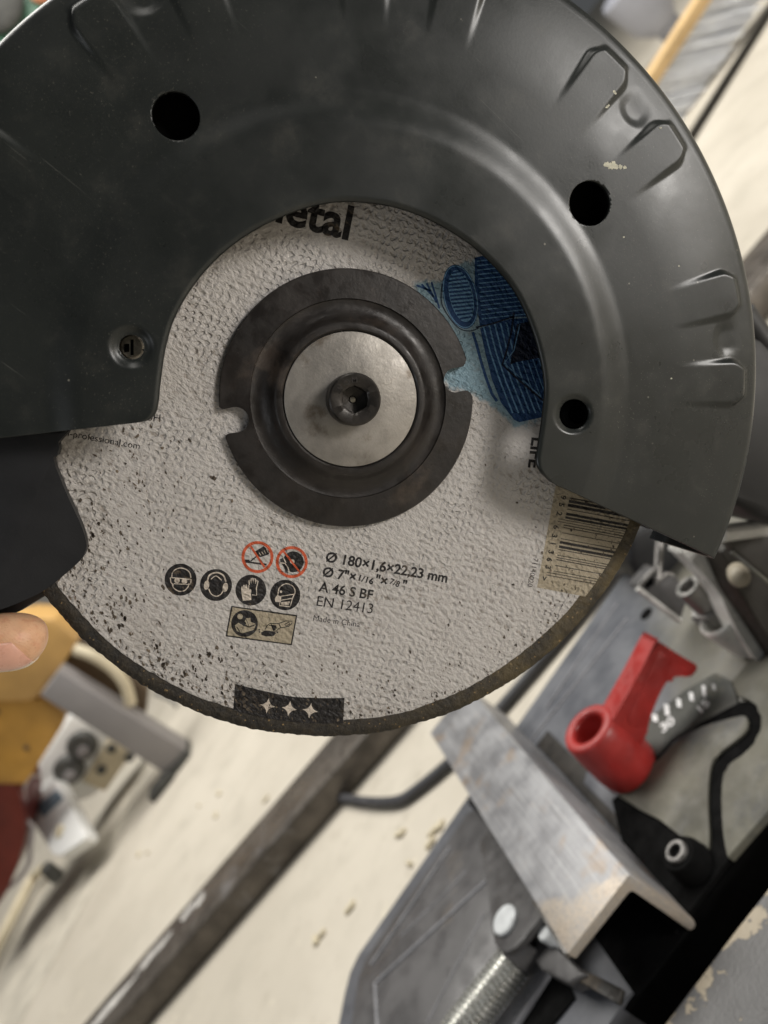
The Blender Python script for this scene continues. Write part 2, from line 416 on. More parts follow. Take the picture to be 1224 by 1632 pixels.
def add_tube(bm, path, rad, seg=12):
    rings = []; prev = None
    for i, p in enumerate(path):
        p = Vector(p); t = (Vector(path[min(i+1, len(path)-1)])-Vector(path[max(i-1, 0)])).normalized()
        if prev is None: u = t.orthogonal().normalized()
        else: u = (prev-t*prev.dot(t)).normalized()
        prev = u; v = t.cross(u); r = rad(i/(len(path)-1)) if callable(rad) else rad
        rings.append([bm.verts.new(W(p+(u*math.cos(2*math.pi*k/seg)+v*math.sin(2*math.pi*k/seg))*r)) for k in range(seg)])
    for A, B in zip(rings, rings[1:]):
        for k in range(seg): bm.faces.new((A[k], A[(k+1) % seg], B[(k+1) % seg], B[k]))
    bm.faces.new(rings[0][::-1]); bm.faces.new(rings[-1])
def tube(name, path, rad, mat, parent=None, seg=12):
    bm = bmesh.new(); add_tube(bm, path, rad, seg); return from_bm(name, bm, mat, parent)

# ================================================================= SETTING
fo = mesh('floor', [(-9000, -3000, FL), (9000, -3000, FL), (9000, 9000, FL), (-9000, 9000, FL)], [(0, 1, 2, 3)], 'floor', smooth=False)
fo['kind'] = 'structure'
st = prism('floor_strip', [H(232, 1200, FL+1.5), H(258, 1212, FL+1.5), H(30, 1632, FL+1.5), H(-60, 1700, FL+1.5), H(-90, 1640, FL+1.5)], (0, 0, -1.2), 'floor2', bevel=.4)
st['kind'] = 'structure'
wl = box('back_wall', (-6000, 5200, FL-5), (-700, 5350, 2600), 'wall'); wl['kind'] = 'structure'

# ================================================================= CUTTING DISC
disc = thing('cutting_disc', 'worn grey abrasive cutting disc with printed warnings, clamped under the black flange', 'cutting disc', (0, 0, 0))
NR = 720; RI = 86.0
def rim_r(t): return 89.9+.22*mnoise.noise(Vector((math.cos(t)*9, math.sin(t)*9, 1)))+.22*mnoise.noise(Vector((math.cos(t)*60, math.sin(t)*60, 3)))
def in_r(t): return RI-1.7*math.exp(-((((t-R(-88)+math.pi) % (2*math.pi))-math.pi)/.75)**2)-.5*math.exp(-((((t-R(30)+math.pi) % (2*math.pi))-math.pi)/.5)**2)+.45*mnoise.noise(Vector((math.cos(t)*7, math.sin(t)*7, 9)))+.25*mnoise.noise(Vector((math.cos(t)*45, math.sin(t)*45, 5)))
vs, fs = [], []
rr = [8, 20, 40, 60, 75, 'i', 'j', 'k']
for a in range(NR):
    t = 2*math.pi*a/NR; c, s = math.cos(t), math.sin(t)
    for r in (8, 25, 45, 65, 80): vs.append((c*r, 0, s*r))
    q = in_r(t); vs.append((c*q, 0, s*q)); vs.append((c*(q+.15), .35, s*(q+.15)))
    vs.append((c*(q+.15), 1.5, s*(q+.15))); vs.append((c*8, 1.5, s*8))
K = 9
for a in range(NR):
    b = (a+1) % NR
    for k in range(K-1): fs.append((a*K+k, a*K+k+1, b*K+k+1, b*K+k))
mesh('abrasive_face', vs, fs, 'paper', disc, angle=40)
vs, fs = [], []
for a in range(NR*2):
    t = math.pi*a/NR; c, s = math.cos(t), math.sin(t); q = in_r(t)+.12; o = rim_r(t)
    j = lambda k: .16*mnoise.noise(Vector((c*80+k, s*80, k*3.1)))
    for r, y in ((q, .30), (q+.5, .16+j(1)), ((q+o)/2, .18+j(2)), (o-.35, .26+j(3)), (o+j(4), .6), (o+j(5), 1.2), (o-.3, 1.6), (q, 1.6)): vs.append((c*r, y, s*r))
K = 8
for a in range(NR*2):
    b = (a+1) % (NR*2)
    for k in range(K-1): fs.append((a*K+k, a*K+k+1, b*K+k+1, b*K+k))
mesh('worn_rim', vs, fs, 'rim', disc, angle=80)

# ---- flat print on the disc
def plate(bm, pts, h):                            # filled outline of photo points, h mm proud of the face
    vs = [bm.verts.new(W(D(p[0], p[1], h))) for p in pts]
    return bm.faces.new(vs)
def disc_xy(p): q = D(p[0], p[1], 0); return np.array([q[0], q[2]])
def ribbon(bm, pts, wpx, h, closed=False):        # stroke of width wpx (photo pixels)
    P = [np.array(p, float) for p in pts]; n = len(P); L, Rr = [], []
    for i in range(n):
        a = P[i-1] if (i > 0 or closed) else P[i]; b = P[(i+1) % n] if (i < n-1 or closed) else P[i]
        t = b-a; t = t/(np.linalg.norm(t)+1e-9); nn = np.array([-t[1], t[0]])*wpx/2
        L.append(bm.verts.new(W(D(*(P[i]+nn), h)))); Rr.append(bm.verts.new(W(D(*(P[i]-nn), h))))
    for i in range(n if closed else n-1):
        k = (i+1) % n; bm.faces.new((L[i], L[k], Rr[k], Rr[i]))
def circ(c, r, n=40, ry=None, rot=0):
    ry = ry or r; out = []
    for k in range(n):
        t = 2*math.pi*k/n; x, y = r*math.cos(t), ry*math.sin(t)
        out.append((c[0]+x*math.cos(rot)-y*math.sin(rot), c[1]+x*math.sin(rot)+y*math.cos(rot)))
    return out
def printed(name, mat, parent, draw):
    bm = bmesh.new(); draw(bm)
    for f in bm.faces:
        if f.normal.y == 0: f.normal_update()
    bm.normal_update()
    for f in bm.faces:
        if f.normal.y > 0: f.normal_flip()
    me = bpy.data.meshes.new(name); bm.to_mesh(me); bm.free()
    return link(name, me, mat, parent)
def text_shape(body, bold=0.0, spacing=1.0):
    cu = bpy.data.curves.new('lettering', 'FONT'); cu.body = body; cu.size = 1; cu.offset = bold; cu.space_character = spacing
    cu.resolution_u = 4
    o = bpy.data.objects.new('lettering', cu); COL.objects.link(o)
    dg = bpy.context.evaluated_depsgraph_get(); ev = o.evaluated_get(dg)
    me = bpy.data.meshes.new_from_object(ev)
    co = np.array([v.co[:] for v in me.vertices]); fc = [tuple(p.vertices) for p in me.polygons]
    bpy.data.objects.remove(o); bpy.data.curves.remove(cu); bpy.data.meshes.remove(me)
    return co, fc
def lettering(name, body, A, B, mat='ink', parent=None, bold=0.0, h=.03, stretch=1.0, curve=0.0, spacing=1.0, size=None):
    co, fc = text_shape(body, bold, spacing)
    x0, x1 = co[:, 0].min(), co[:, 0].max()
    a, b = D(*A, h), D(*B, h); d = b-a; L = np.linalg.norm(d); d = d/L
    up = np.array([-d[2], 0, d[0]]); s = L/(x1-x0)
    sy = s*stretch
    if size: a = a+d*L/2-d*(x1-x0)*size/2; s = sy = size
    vs = []
    for x, y, _ in co:
        u = (x-x0)*s; vs.append(a+d*u+up*(y*sy-curve*((u/L-.5)**2-.25)*L))
    return mesh(name, vs, fc, mat, parent, smooth=False)
lettering('printed_text', 'Ø 180×1,6×22,23 mm', (518, 894.5), (712, 928.5), parent=disc, bold=.028)
lettering('printed_text', 'Ø 7"×', (513, 918), (566, 927.2), parent=disc, bold=.028)
lettering('printed_text', '1/16', (571, 925), (594, 931.5), parent=disc, bold=.03, stretch=.9)
lettering('printed_text', '"×', (597, 931), (616, 934.3), parent=disc, bold=.028)
lettering('printed_text', '7/8', (620, 930), (635, 936), parent=disc, bold=.02)
lettering('printed_text', '"', (640, 938.5), (646.5, 939.6), parent=disc, bold=.028, stretch=.95)
lettering('printed_text', 'A 46 S BF', (507, 942), (593, 955.5), parent=disc, bold=.022)
lettering('printed_text', 'EN 12413', (504, 965.2), (593, 978), parent=disc)
lettering('printed_text', 'Made in China', (499, 989), (573, 999.5), parent=disc, bold=.0)
lettering('printed_text', 'metal', (397, 341), (555, 381.5), parent=disc, bold=.028)
lettering('printed_text', 'ch-professional.com', (96, 693), (222, 716), parent=disc, bold=.0)
lettering('printed_text', 'GmbH', (207, 667), (255, 672.5), parent=disc)
lettering('printed_text', 'LIFE', (848, 697), (842, 745), parent=disc, bold=.03)

# four mandatory signs, two prohibitions, one framed sign.  c() reads the enlarged cut-out of the photo
c = lambda x, y: (240+x/4.08, 840+y/4.08)
C = lambda pts: [c(*p) for p in pts]
def sign(center, r):
    return printed('warning_sign', 'ink', disc, lambda bm: plate(bm, circ(c(*center), r/4.08, 48), .03))
def detail(par, mat, draw, name='pictogram'): return printed(name, mat, par, draw)
s1 = sign((195, 342), 104)
def g1(bm):
    ribbon(bm, catmull(C([(138, 325), (142, 298), (162, 276), (195, 266), (232, 276), (256, 300), (262, 330)]), 5), 1.6, .05)
    ribbon(bm, catmull(C([(142, 372), (150, 396), (176, 414), (196, 418), (222, 412), (244, 388), (250, 366)]), 5), 1.6, .05)
    ribbon(bm, C([(128, 328), (264, 340)]), 1.6, .05); ribbon(bm, C([(128, 328), (132, 360), (150, 378)]), 1.6, .05)
    ribbon(bm, C([(264, 340), (260, 368), (246, 376)]), 1.6, .05)
    plate(bm, circ(c(172, 347), 4.4), .05); plate(bm, circ(c(220, 353), 4.4), .05)
    ribbon(bm, C([(150, 330), (246, 342)]), 1.2, .052); ribbon(bm, C([(150, 368), (246, 374)]), 1.2, .052)
detail(s1, 'pale', g1)
s2 = sign((425, 377), 104)
def g2(bm):
    ribbon(bm, catmull(C([(370, 350), (384, 312), (430, 296), (472, 314), (490, 356)]), 6), 2.4, .05)
    plate(bm, circ(c(364, 378), 4.2, 24, 7.5, .15), .05); plate(bm, circ(c(486, 392), 4.2, 24, 7.5, .15), .05)
    ribbon(bm, catmull(C([(378, 400), (392, 432), (425, 450), (458, 436), (476, 404)]), 6), 1.6, .05)
    ribbon(bm, catmull(C([(392, 340), (425, 318), (462, 346)]), 6), 1.4, .05)
detail(s2, 'pale', g2)
s3 = sign((652, 410), 100)
def g3(bm):
    plate(bm, C([(600, 480), (590, 420), (590, 388), (598, 386), (602, 408), (602, 378), (611, 376), (614, 406), (618, 374), (627, 374), (628, 404), (634, 378), (642, 380), (642, 408), (650, 402), (656, 410), (652, 440), (656, 474)]), .05)
    ribbon(bm, C([(660, 440), (690, 444), (688, 400), (698, 352), (690, 344), (682, 370), (682, 336), (672, 334), (668, 364), (664, 332), (655, 334), (654, 366), (648, 344), (640, 346), (642, 376)]), 1.6, .05)
detail(s3, 'pale', g3)
s4 = sign((875, 442), 99)
def g4(bm):
    ribbon(bm, catmull(C([(828, 440), (836, 398), (860, 376), (890, 368), (925, 386), (940, 422), (924, 460), (908, 516)]), 6), 1.6, .05)
    plate(bm, C([(824, 440), (850, 452), (846, 490), (812, 486), (808, 466)]), .05)
    ribbon(bm, C([(848, 450), (936, 436)]), 1.4, .052); ribbon(bm, C([(848, 476), (926, 462)]), 1.4, .052)
    ribbon(bm, C([(842, 488), (838, 510), (906, 518)]), 1.6, .05); plate(bm, circ(c(848, 420), 2.0, 16), .05)
    plate(bm, C([(850, 488), (905, 484), (898, 508), (848, 504)]), .05)
detail(s4, 'pale', g4)
def ring_sign(cn, r, w):
    def dr(bm): ribbon(bm, circ(c(*cn), (r-w/2)/4.08, 48), w/4.08, .06, True)
    return printed('prohibition_sign', 'red_ink', disc, dr)
p1 = ring_sign((695, 195), 104, 19)
def g5(bm):
    plate(bm, C([(676, 160), (736, 124), (774, 160), (768, 178), (716, 196), (690, 188)]), .03)
    plate(bm, C([(606, 212), (640, 212), (650, 224), (758, 238), (752, 250), (620, 232), (606, 226)]), .03)
    ribbon(bm, C([(650, 222), (690, 190)]), 2.2, .03)
detail(p1, 'ink', g5)
detail(p1, 'pale', lambda bm: [ribbon(bm, C([(706+k*16, 168-k*8), (718+k*16, 184-k*6)]), 1.0, .045) for k in range(4)])
detail(p1, 'red_ink', lambda bm: ribbon(bm, C([(650, 124), (742, 262)]), 3.4, .062))
p2 = ring_sign((918, 228), 104, 19)
def g6(bm):
    plate(bm, circ(c(928, 226), 68/4.08, 40), .03)
    plate(bm, C([(842, 208), (862, 200), (872, 226), (888, 244), (880, 252), (896, 300), (876, 296), (868, 262), (844, 228)]), .035)
detail(p2, 'ink', g6)
def g6b(bm):
    plate(bm, circ(c(922, 224), 15/4.08, 20), .045)
    ribbon(bm, C([(840, 232), (874, 236), (892, 262), (906, 302)]), 1.5, .046); ribbon(bm, C([(862, 196), (880, 232)]), 1.5, .046)
detail(p2, 'pale', g6b)
detail(p2, 'red_ink', lambda bm: ribbon(bm, C([(860, 152), (976, 300)]), 3.0, .062))
s5 = printed('framed_sign', 'ink', disc, lambda bm: plate(bm, C([(524, 512), (954, 573), (919, 769), (487, 711)]), .025))
detail(s5, 'tan', lambda bm: plate(bm, C([(533, 522), (944, 581), (911, 760), (497, 703)]), .04), 'sign_field')
def g7(bm):
    plate(bm, circ(c(611, 627), 87/4.08, 48), .055)
    # angle grinder drawing
    plate(bm, C([(718, 686), (744, 672), (800, 680), (816, 690), (800, 708), (750, 712), (722, 702)]), .055)
    for L in ([(744, 668), (758, 640), (778, 626), (830, 628), (880, 610), (920, 612), (918, 628), (896, 646), (836, 658), (812, 682), (760, 676)], [(770, 640), (812, 644), (820, 660)], [(782, 628), (800, 676)], [(836, 630), (846, 654)], [(872, 632), (900, 618), (904, 632), (880, 644), (872, 632)]):
        ribbon(bm, C(L), 1.3, .056)
    plate(bm, C([(784, 634), (818, 640), (812, 674), (796, 670)]), .056)
    plate(bm, circ(c(706, 668), 1.5, 10), .056); plate(bm, circ(c(708, 682), 1.3, 10), .056); plate(bm, circ(c(824, 684), 1.5, 10), .056)
detail(s5, 'ink', g7)
def g8(bm):
    plate(bm, circ(c(582, 582), 18/4.08, 20), .07)
    plate(bm, C([(548, 640), (572, 622), (600, 640), (640, 650), (684, 634), (672, 668), (600, 690), (560, 676)]), .07)
    plate(bm, C([(622, 594), (648, 590), (652, 616), (684, 630), (640, 646), (606, 628)]), .07)
detail(s5, 'tan', g8)
detail(s5, 'ink', lambda bm: [plate(bm, circ(c(612, 626), 2.2, 12), .085), ribbon(bm, C([(560, 650), (580, 680)]), 1.6, .085), ribbon(bm, C([(600, 640), (640, 652), (676, 640)]), 1.0, .085), ribbon(bm, C([(622, 600), (640, 645)]), 1.0, .085)])

# bar code label: bars stop at the worn rim
q = lambda x, y: (800+x/5.322, 740+y/5.322)
def to_rim(p, dirv, lim=RI-.2):
    p = np.array(p, float); s = 0
    while np.linalg.norm(disc_xy(p+dirv*s)) < lim and s < 140: s += .5
    return tuple(p+dirv*s)
bd = np.array([.983, .184])
def lab(bm):
    TL, BL = np.array(q(462, 150)), np.array(q(297, 1045)); n = 24
    A = [TL+(BL-TL)*k/n for k in range(n+1)]; B = [to_rim(p, bd) for p in A]
    for k in range(n): plate(bm, [tuple(A[k]), B[k], B[k+1], tuple(A[k+1])], .025)
bl = printed('barcode_label', 'tan', disc, lab)
def bars(bm):
    for y, t, lg in ((285, 10, 0), (312, 24, 0), (345, 26, 0), (380, 7, 0), (420, 22, 0), (450, 19, 0), (462, 5, 1), (483, 5, 1), (515, 8, 0), (535, 7, 0), (580, 6, 0), (630, 6, 0), (660, 22, 0), (697, 22, 0), (722, 7, 0), (770, 6, 0), (790, 7, 0), (808, 8, 0), (857, 7, 0), (905, 6, 0), (915, 6, 1), (938, 6, 1)):
        x = 555-.219*(y-380)-(58 if lg else 0)
        a, b = np.array(q(x, y-t/2)), np.array(q(x-.219*t, y+t/2))
        plate(bm, [tuple(a), to_rim(a, bd), to_rim(b, bd), tuple(b)], .045)
printed('bar', 'ink', bl, bars)
for ch, x, y in (('9', 520, 278), ('5', 505, 340), ('2', 485, 415), ('6', 458, 530), ('3', 445, 603), ('1', 432, 668), ('3', 415, 740), ('6', 402, 805), ('3', 390, 870), ('>', 358, 965)):
    lettering('digit', ch, q(x-20+5, y-24), q(x-20-5, y+24), parent=bl, h=.045, size=2.2, bold=.03)
lettering('printed_text', '71140020', q(268, 795), q(216, 1036), parent=disc, bold=.0)

# black banner with three four-pointed stars
bq = lambda x, y: (340+x/3.06, 1060+y/3.06)
def banner(bm):
    top = catmull([bq(105, 92), bq(350, 148), bq(500, 160), bq(640, 160)], 8)
    bot = [to_rim(p, np.array([-.06, 1.]), RI+.1) for p in top]
    for k in range(len(top)-1): plate(bm, [tuple(top[k]), tuple(top[k+1]), bot[k+1], bot[k]], .03)
bn = printed('banner', 'ink', disc, banner)
def stars(bm):
    for x, y in ((265, 198), (370, 212), (472, 222)):
        o = np.array(bq(x, y)); pts = []
        for k in range(32):
            a = k*math.pi/16+.16; r = 12.5*((abs(math.cos(a-.16))**.62+abs(math.sin(a-.16))**.62)**(-1/.62))
            pts.append(tuple(o+np.array([math.cos(a), math.sin(a)])*r))
        plate(bm, pts, .05)
printed('star', 'pale', bn, stars)

# blue engraved patch
bp = lambda x, y: (640+x/4.8, 400+y/4.8)
BPt = lambda L: [bp(*p) for p in L]
def blue_bg():
    inner = BPt([(60, 215), (190, 195), (300, 190), (330, 120), (420, 60), (620, 20), (900, 120), (1200, 500), (1250, 900), (1200, 1230), (1050, 1360), (900, 1400), (800, 1330), (690, 1230), (600, 1180), (520, 1130), (420, 1100), (320, 1075), (255, 980), (235, 860), (215, 720), (170, 560), (110, 400), (60, 300)])
    cen = np.array(bp(700, 640)); bm = bmesh.new(); lay = bm.loops.layers.color.new('fade')
    L = catmull(inner, 4, True); n = len(L); rings = []
    for k, (s, v) in enumerate(((1.12, 0.), (1.02, .3), (.93, .75), (.8, 1.), (.02, 1.))):
        rings.append(([bm.verts.new(W(D(*(cen+(np.array(p)-cen)*s), .012))) for p in L], v))
    for (A, va), (B, vb) in zip(rings, rings[1:]):
        for i in range(n):
            j = (i+1) % n; f = bm.faces.new((A[i], A[j], B[j], B[i]))
            for l, v in zip(f.loops, (va, va, vb, vb)): l[lay] = (v, v, v, 1)
    bm.normal_update()
    for f in bm.faces:
        if f.normal.y > 0: f.normal_flip()
    me = bpy.data.meshes.new('blue_print'); bm.to_mesh(me); bm.free()
    return link('blue_print', me, 'pale_blue', disc)
bb = blue_bg()
def blue_fill(bm):
    plate(bm, BPt([(560, 50), (700, 20), (1000, 200), (1150, 500), (830, 505), (600, 580), (560, 300)]), .03)
    plate(bm, BPt([(600, 590), (830, 520), (1150, 500), (1180, 900), (1130, 1260), (900, 1310), (860, 1290), (760, 1160), (690, 980), (640, 780)]), .03)
    for k in range(4): ribbon(bm, BPt([(115+k*38, 262-k*8), (290-(3-k)*22, 440-(3-k)*45)]), 3.0, .03)
    ribbon(bm, BPt([(545, 620), (575, 720), (610, 850), (650, 980), (690, 1090), (730, 1150)]), 4.5, .03)
    plate(bm, circ(bp(450, 350), 27, 40, 52, -.22), .032)
printed('blue_field', 'blue', bb, blue_fill)
def blue_lines(bm):
    for k in range(14):                                     # hatch right of the oval
        y = 70+k*34; ribbon(bm, BPt([(575+k*3, y+8), (760, y-10), (1000, y-34)]), 1.7, .045)
    for k in range(9):                                      # long strokes below
        x = 625+k*44; ribbon(bm, BPt([(x, 570-k*6), (x+55, 780), (x+130, 1000), (x+225, 1240)]), 2.4 if k < 5 else 1.6, .045)
    ribbon(bm, circ(bp(450, 350), 25.5, 48, 50, -.22), 1.6, .05, True)
printed('blue_hatching', 'blue_line', bb, blue_lines)
def oval(bm):
    plate(bm, circ(bp(455, 345), 19, 40, 42, -.22), .055)
printed('oval_field', 'blue_line', bb, oval)
def oval2(bm):
    for k in range(13):
        y = 165+k*29; wd = 84*math.sqrt(max(.02, 1-((y-345)/200)**2)); xc = 455+(y-345)*.21
        ribbon(bm, BPt([(xc-wd, y+6), (xc+wd, y-10)]), 3.2, .07)
    ribbon(bm, circ(bp(462, 345), 20.5, 48, 44, -.22), 1.6, .075, True)
printed('oval_hatching', 'blue', bb, oval2)
def navy(bm):
    ribbon(bm, BPt([(570, 585), (700, 555), (860, 500)]), 2.6, .08)
    ribbon(bm, catmull(BPt([(310, 250), (305, 390), (360, 500), (440, 590), (520, 612), (590, 590)]), 6), 1.6, .08)
    ribbon(bm, BPt([(860, 470), (840, 620), (800, 780), (770, 870), (900, 990), (1090, 1150)]), 3.2, .08)
    plate(bm, BPt([(880, 560), (1150, 500), (1150, 800), (880, 850), (830, 870)]), .078)
printed('dark_outline', 'navy', bb, navy)
printed('arrow_edge', 'blue_line', bb, lambda bm: ribbon(bm, BPt([(905, 560), (860, 760), (785, 860), (905, 965), (1060, 1110)]), 1.6, .09))

# worn pits and stray grains on the face
def pits():
    bm = bmesh.new(); rnd = random.Random(11); n = 0
    while n < 1300:
        x, y = rnd.uniform(70, 1010), rnd.uniform(680, 1160)
        if rnd.random() < .7:                             # pits follow the rows of the cloth
            kx = round((x-.38*y)/16)*16+rnd.gauss(0, 1.8); x = kx+.38*y
        P = disc_xy((x, y)); r = np.hypot(*P)
        if r > RI-.3 or r < 36: continue
        ang = math.degrees(math.atan2(632-y, x-548))
        wgt = math.exp(-(RI-r)/(10 if x < 600 else 7))*(1.0 if -165 < ang < -105 else 1.05 if ang > -105 else .5)
        wgt += .16*math.exp(-((x-190)/150)**2) if x < 480 else .012
        if mnoise.noise(Vector((P[0]*.12, P[1]*.12, 4))) < -.05: wgt *= .3
        if 250 < x < 720 and 860 < y < 1030: wgt *= .12
        if 858 < x and y < 945: wgt *= .8
        if rnd.random() > wgt: continue
        L = (1.3+5.4*rnd.random()**2.0)*(1.3 if x < 430 else .9); wd = L*rnd.uniform(.3, .75)
        a = math.radians(rnd.gauss(68, 22)); u = np.array([math.cos(a), math.sin(a)]); v = np.array([-u[1], u[0]])
        m = 9; pts = []
        for k in range(m):
            t = 2*math.pi*k/m; j = rnd.uniform(.65, 1.25)
            pts.append(tuple(np.array([x, y])+u*math.cos(t)*L*.5*j+v*math.sin(t)*wd*.5*j))
        plate(bm, pts, .095); n += 1
    bm.normal_update()
    for f in bm.faces:
        if f.normal.y > 0: f.normal_flip()
    me = bpy.data.meshes.new('pit'); bm.to_mesh(me); bm.free(); return me
pt = link('pits', pits(), 'pit', disc); pt['kind'] = 'stuff'

# ================================================================= SAW
saw = thing('cut_off_saw', 'cut-off saw with dark green blade guard, steel vise and red lever on a grey base', 'cut-off saw', (-40, 220, FL))

# ---- guard: stamped sheet with bead, pressed wedges and four holes
h_in, h_out = 13.9, 12.2
inner_px = [(225, 673), (238, 669), (247, 660), (252, 645), (257, 600), (265, 550), (280, 503), (310, 453), (350, 408), (400, 370), (450, 345), (500, 328), (550, 321), (612, 326), (662, 340), (712, 364), (762, 399), (812, 452), (842, 508), (861, 568), (868, 618), (864, 668), (857, 715), (855, 735), (860, 750), (877, 768)]
GC = np.array([2.1, 0.0]); GR = 105.6
raw = np.array(catmull([D(*p, h_in)[[0, 2]] for p in inner_px], 30))
sl = np.r_[0, np.cumsum(np.linalg.norm(np.diff(raw, axis=0), axis=1))]
NT = 1100
tt = np.linspace(0, 1, NT)
Bi = np.c_[np.interp(tt*sl[-1], sl, raw[:, 0]), np.interp(tt*sl[-1], sl, raw[:, 1])]
def hit(a, b):
    d = b-a; d = d/np.linalg.norm(d); m = a-GC; B = m@d; Cc = m@m-GR**2
    return a+d*(-B+math.sqrt(B*B-Cc))
e0 = hit(Bi[0], D(0, 698, h_out)[[0, 2]]); e1 = hit(Bi[-1], D(1158, 897, h_out)[[0, 2]])
ang = lambda p: math.atan2(p[1]-GC[1], p[0]-GC[0])
a0, a1 = ang(e0), ang(e1)
# go the way that passes over the top of the picture
am = ang(D(560, 40, h_out)[[0, 2]])
def unwrap(a, ref): return a+2*math.pi*round((ref-a)/(2*math.pi))
a0, a1 = unwrap(a0, am), unwrap(a1, am)
# monotone angle for every column follows the inner outline where it is round
ia = np.unwrap(np.arctan2(Bi[:, 1]-GC[1], Bi[:, 0]-GC[0])); ia += am-unwrap(am, ia[NT//2])
oa = a0+(a1-a0)*tt
Bo = GC+GR*np.c_[np.cos(oa), np.sin(oa)]
ss = np.r_[np.linspace(0, .03, 7)[:-1], np.linspace(.03, .80, 80)[:-1], np.linspace(.80, 1, 46)]
def sst(a, b, x): t = np.clip((x-a)/(b-a), 0, 1); return t*t*(3-2*t)
G = Bi[:, None, :]*(1-ss)[None, :, None]+Bo[:, None, :]*ss[None, :, None]
wedge_img = [2, 15, 38, 51, 74, 87, 110, 123, 146, 159]
wedge = []
for A in wedge_img:
    k = 640 if A < 100 else 720
    p = D(548+k*math.cos(R(A)), 632-k*math.sin(R(A)), h_out)[[0, 2]]; wedge.append(math.atan2(p[1]-GC[1], p[0]-GC[0]))
def hfun(P):
    r0 = np.linalg.norm(P, axis=-1); Q = P-GC; r = np.linalg.norm(Q, axis=-1); th = np.arctan2(Q[..., 1], Q[..., 0])
    h = h_out+(h_in-h_out)*(1-sst(62.5, 71.5, r0))
    keep = np.zeros_like(r)
    for wv in wedge:
        dt = np.abs((th-wv+np.pi) % (2*np.pi)-np.pi)
        keep = np.maximum(keep, 1-sst(R(2.8), R(3.9), dt+R(.9)*sst(98, 104, r)**2*1.5))
    h = h-1.75*(np.clip((r-82.0)/21.0, 0, 1.15)**2.0)*(1-keep*(1-sst(102.0, 104.9, r)))
    for k in range(0, len(wedge), 2):
        m = math.atan2(math.sin(wedge[k])+math.sin(wedge[k+1]), math.cos(wedge[k])+math.cos(wedge[k+1]))
        dt = np.abs((th-m+np.pi) % (2*np.pi)-np.pi); dd = np.hypot(dt*r/5.2, np.clip(98-r, 0, 99)/4.2)
        h = h-.55*(1-sst(.35, 1.0, dd))*(1-sst(97.0, 103.5, r))
    for (x, y, rp) in ((210, 553, 36), (914, 660, 30)):
        c0 = D(x, y, h_in)[[0, 2]]; rr_ = np.linalg.norm(D(x+rp, y, h_in)-D(x, y, h_in))
        dd = np.linalg.norm(P-c0, axis=-1)/rr_
        h = h-1.1*(1-sst(.62, 1.05, dd))
    # hand-worn ripples of the pressed sheet
    h = h+.10*np.sin(P[..., 0]*.09+1)*np.sin(P[..., 1]*.075+.4)
    return h
# rolled lip along the cut-out
hh = hfun(G)
edge_d = np.linalg.norm(G-Bi[:, None, :], axis=-1); hh = hh-.7*(1-np.clip(edge_d/1.2, 0, 1))**2
holes = []
for x, y, rp in ((280, 183, 38.5), (942, 323, 32.5), (914, 660, 22), (210, 553, 20)):
    c0 = D(x, y, 12.8)[[0, 2]]; holes.append((c0, np.linalg.norm(D(x+rp, y, 12.8)-D(x, y, 12.8))))
nS = len(ss); flat = G.reshape(-1, 2).copy(); hf = hh.reshape(-1)
inside = np.zeros(len(flat), int)
for c0, r in holes:
    d = np.linalg.norm(flat-c0, axis=1); m = d < r; inside[m] = 1
faces = []
for i in range(NT-1):
    for j in range(nS-1):
        q4 = (i*nS+j, (i+1)*nS+j, (i+1)*nS+j+1, i*nS+j+1)
        if inside[list(q4)].all(): continue
        faces.append(q4)
for c0, r in holes:
    v = flat-c0; d = np.linalg.norm(v, axis=1); m = d < r; flat[m] = c0+v[m]/np.maximum(d[m], 1e-6)[:, None]*r
verts = [(flat[k, 0], -hf[k], flat[k, 1]) for k in range(len(flat))]
# rolled rim and side wall running back around the disc
RB = 3.6
rows = [(GR+RB*math.sin(k*math.pi/12), RB*(1-math.cos(k*math.pi/12))) for k in range(1, 7)]+[(GR+RB, x) for x in (6, 14, 24, 36)]
base_i = len(verts); K = len(rows)
for i in range(NT):
    h0 = hh[i, -1]; cs, sn = math.cos(oa[i]), math.sin(oa[i])
    for r, dy in rows: verts.append((GC[0]+r*cs, -h0+dy, GC[1]+r*sn))
for i in range(NT-1):
    A = [i*nS+nS-1]+[base_i+i*K+k for k in range(K)]; B = [(i+1)*nS+nS-1]+[base_i+(i+1)*K+k for k in range(K)]
    for k in range(K): faces.append((A[k], B[k], B[k+1], A[k+1]))
gme = bpy.data.meshes.new('blade_guard'); gme.from_pydata([tuple(W(v)) for v in verts], [], faces); gme.update()
bm = bmesh.new(); bm.from_mesh(gme)
bmesh.ops.delete(bm, geom=[v for v in bm.verts if not v.link_faces], context='VERTS')
bm.normal_update()
if sum(f.normal.y*f.calc_area() for f in bm.faces) > 0: bmesh.ops.reverse_faces(bm, faces=bm.faces)
bm.to_mesh(gme); bm.free()
gme.polygons.foreach_set('use_smooth', [True]*len(gme.polygons))
guard = link('blade_guard', gme, 'guard', saw)
so = guard.modifiers.new('sheet', 'SOLIDIFY'); so.thickness = .0014; so.offset = -1
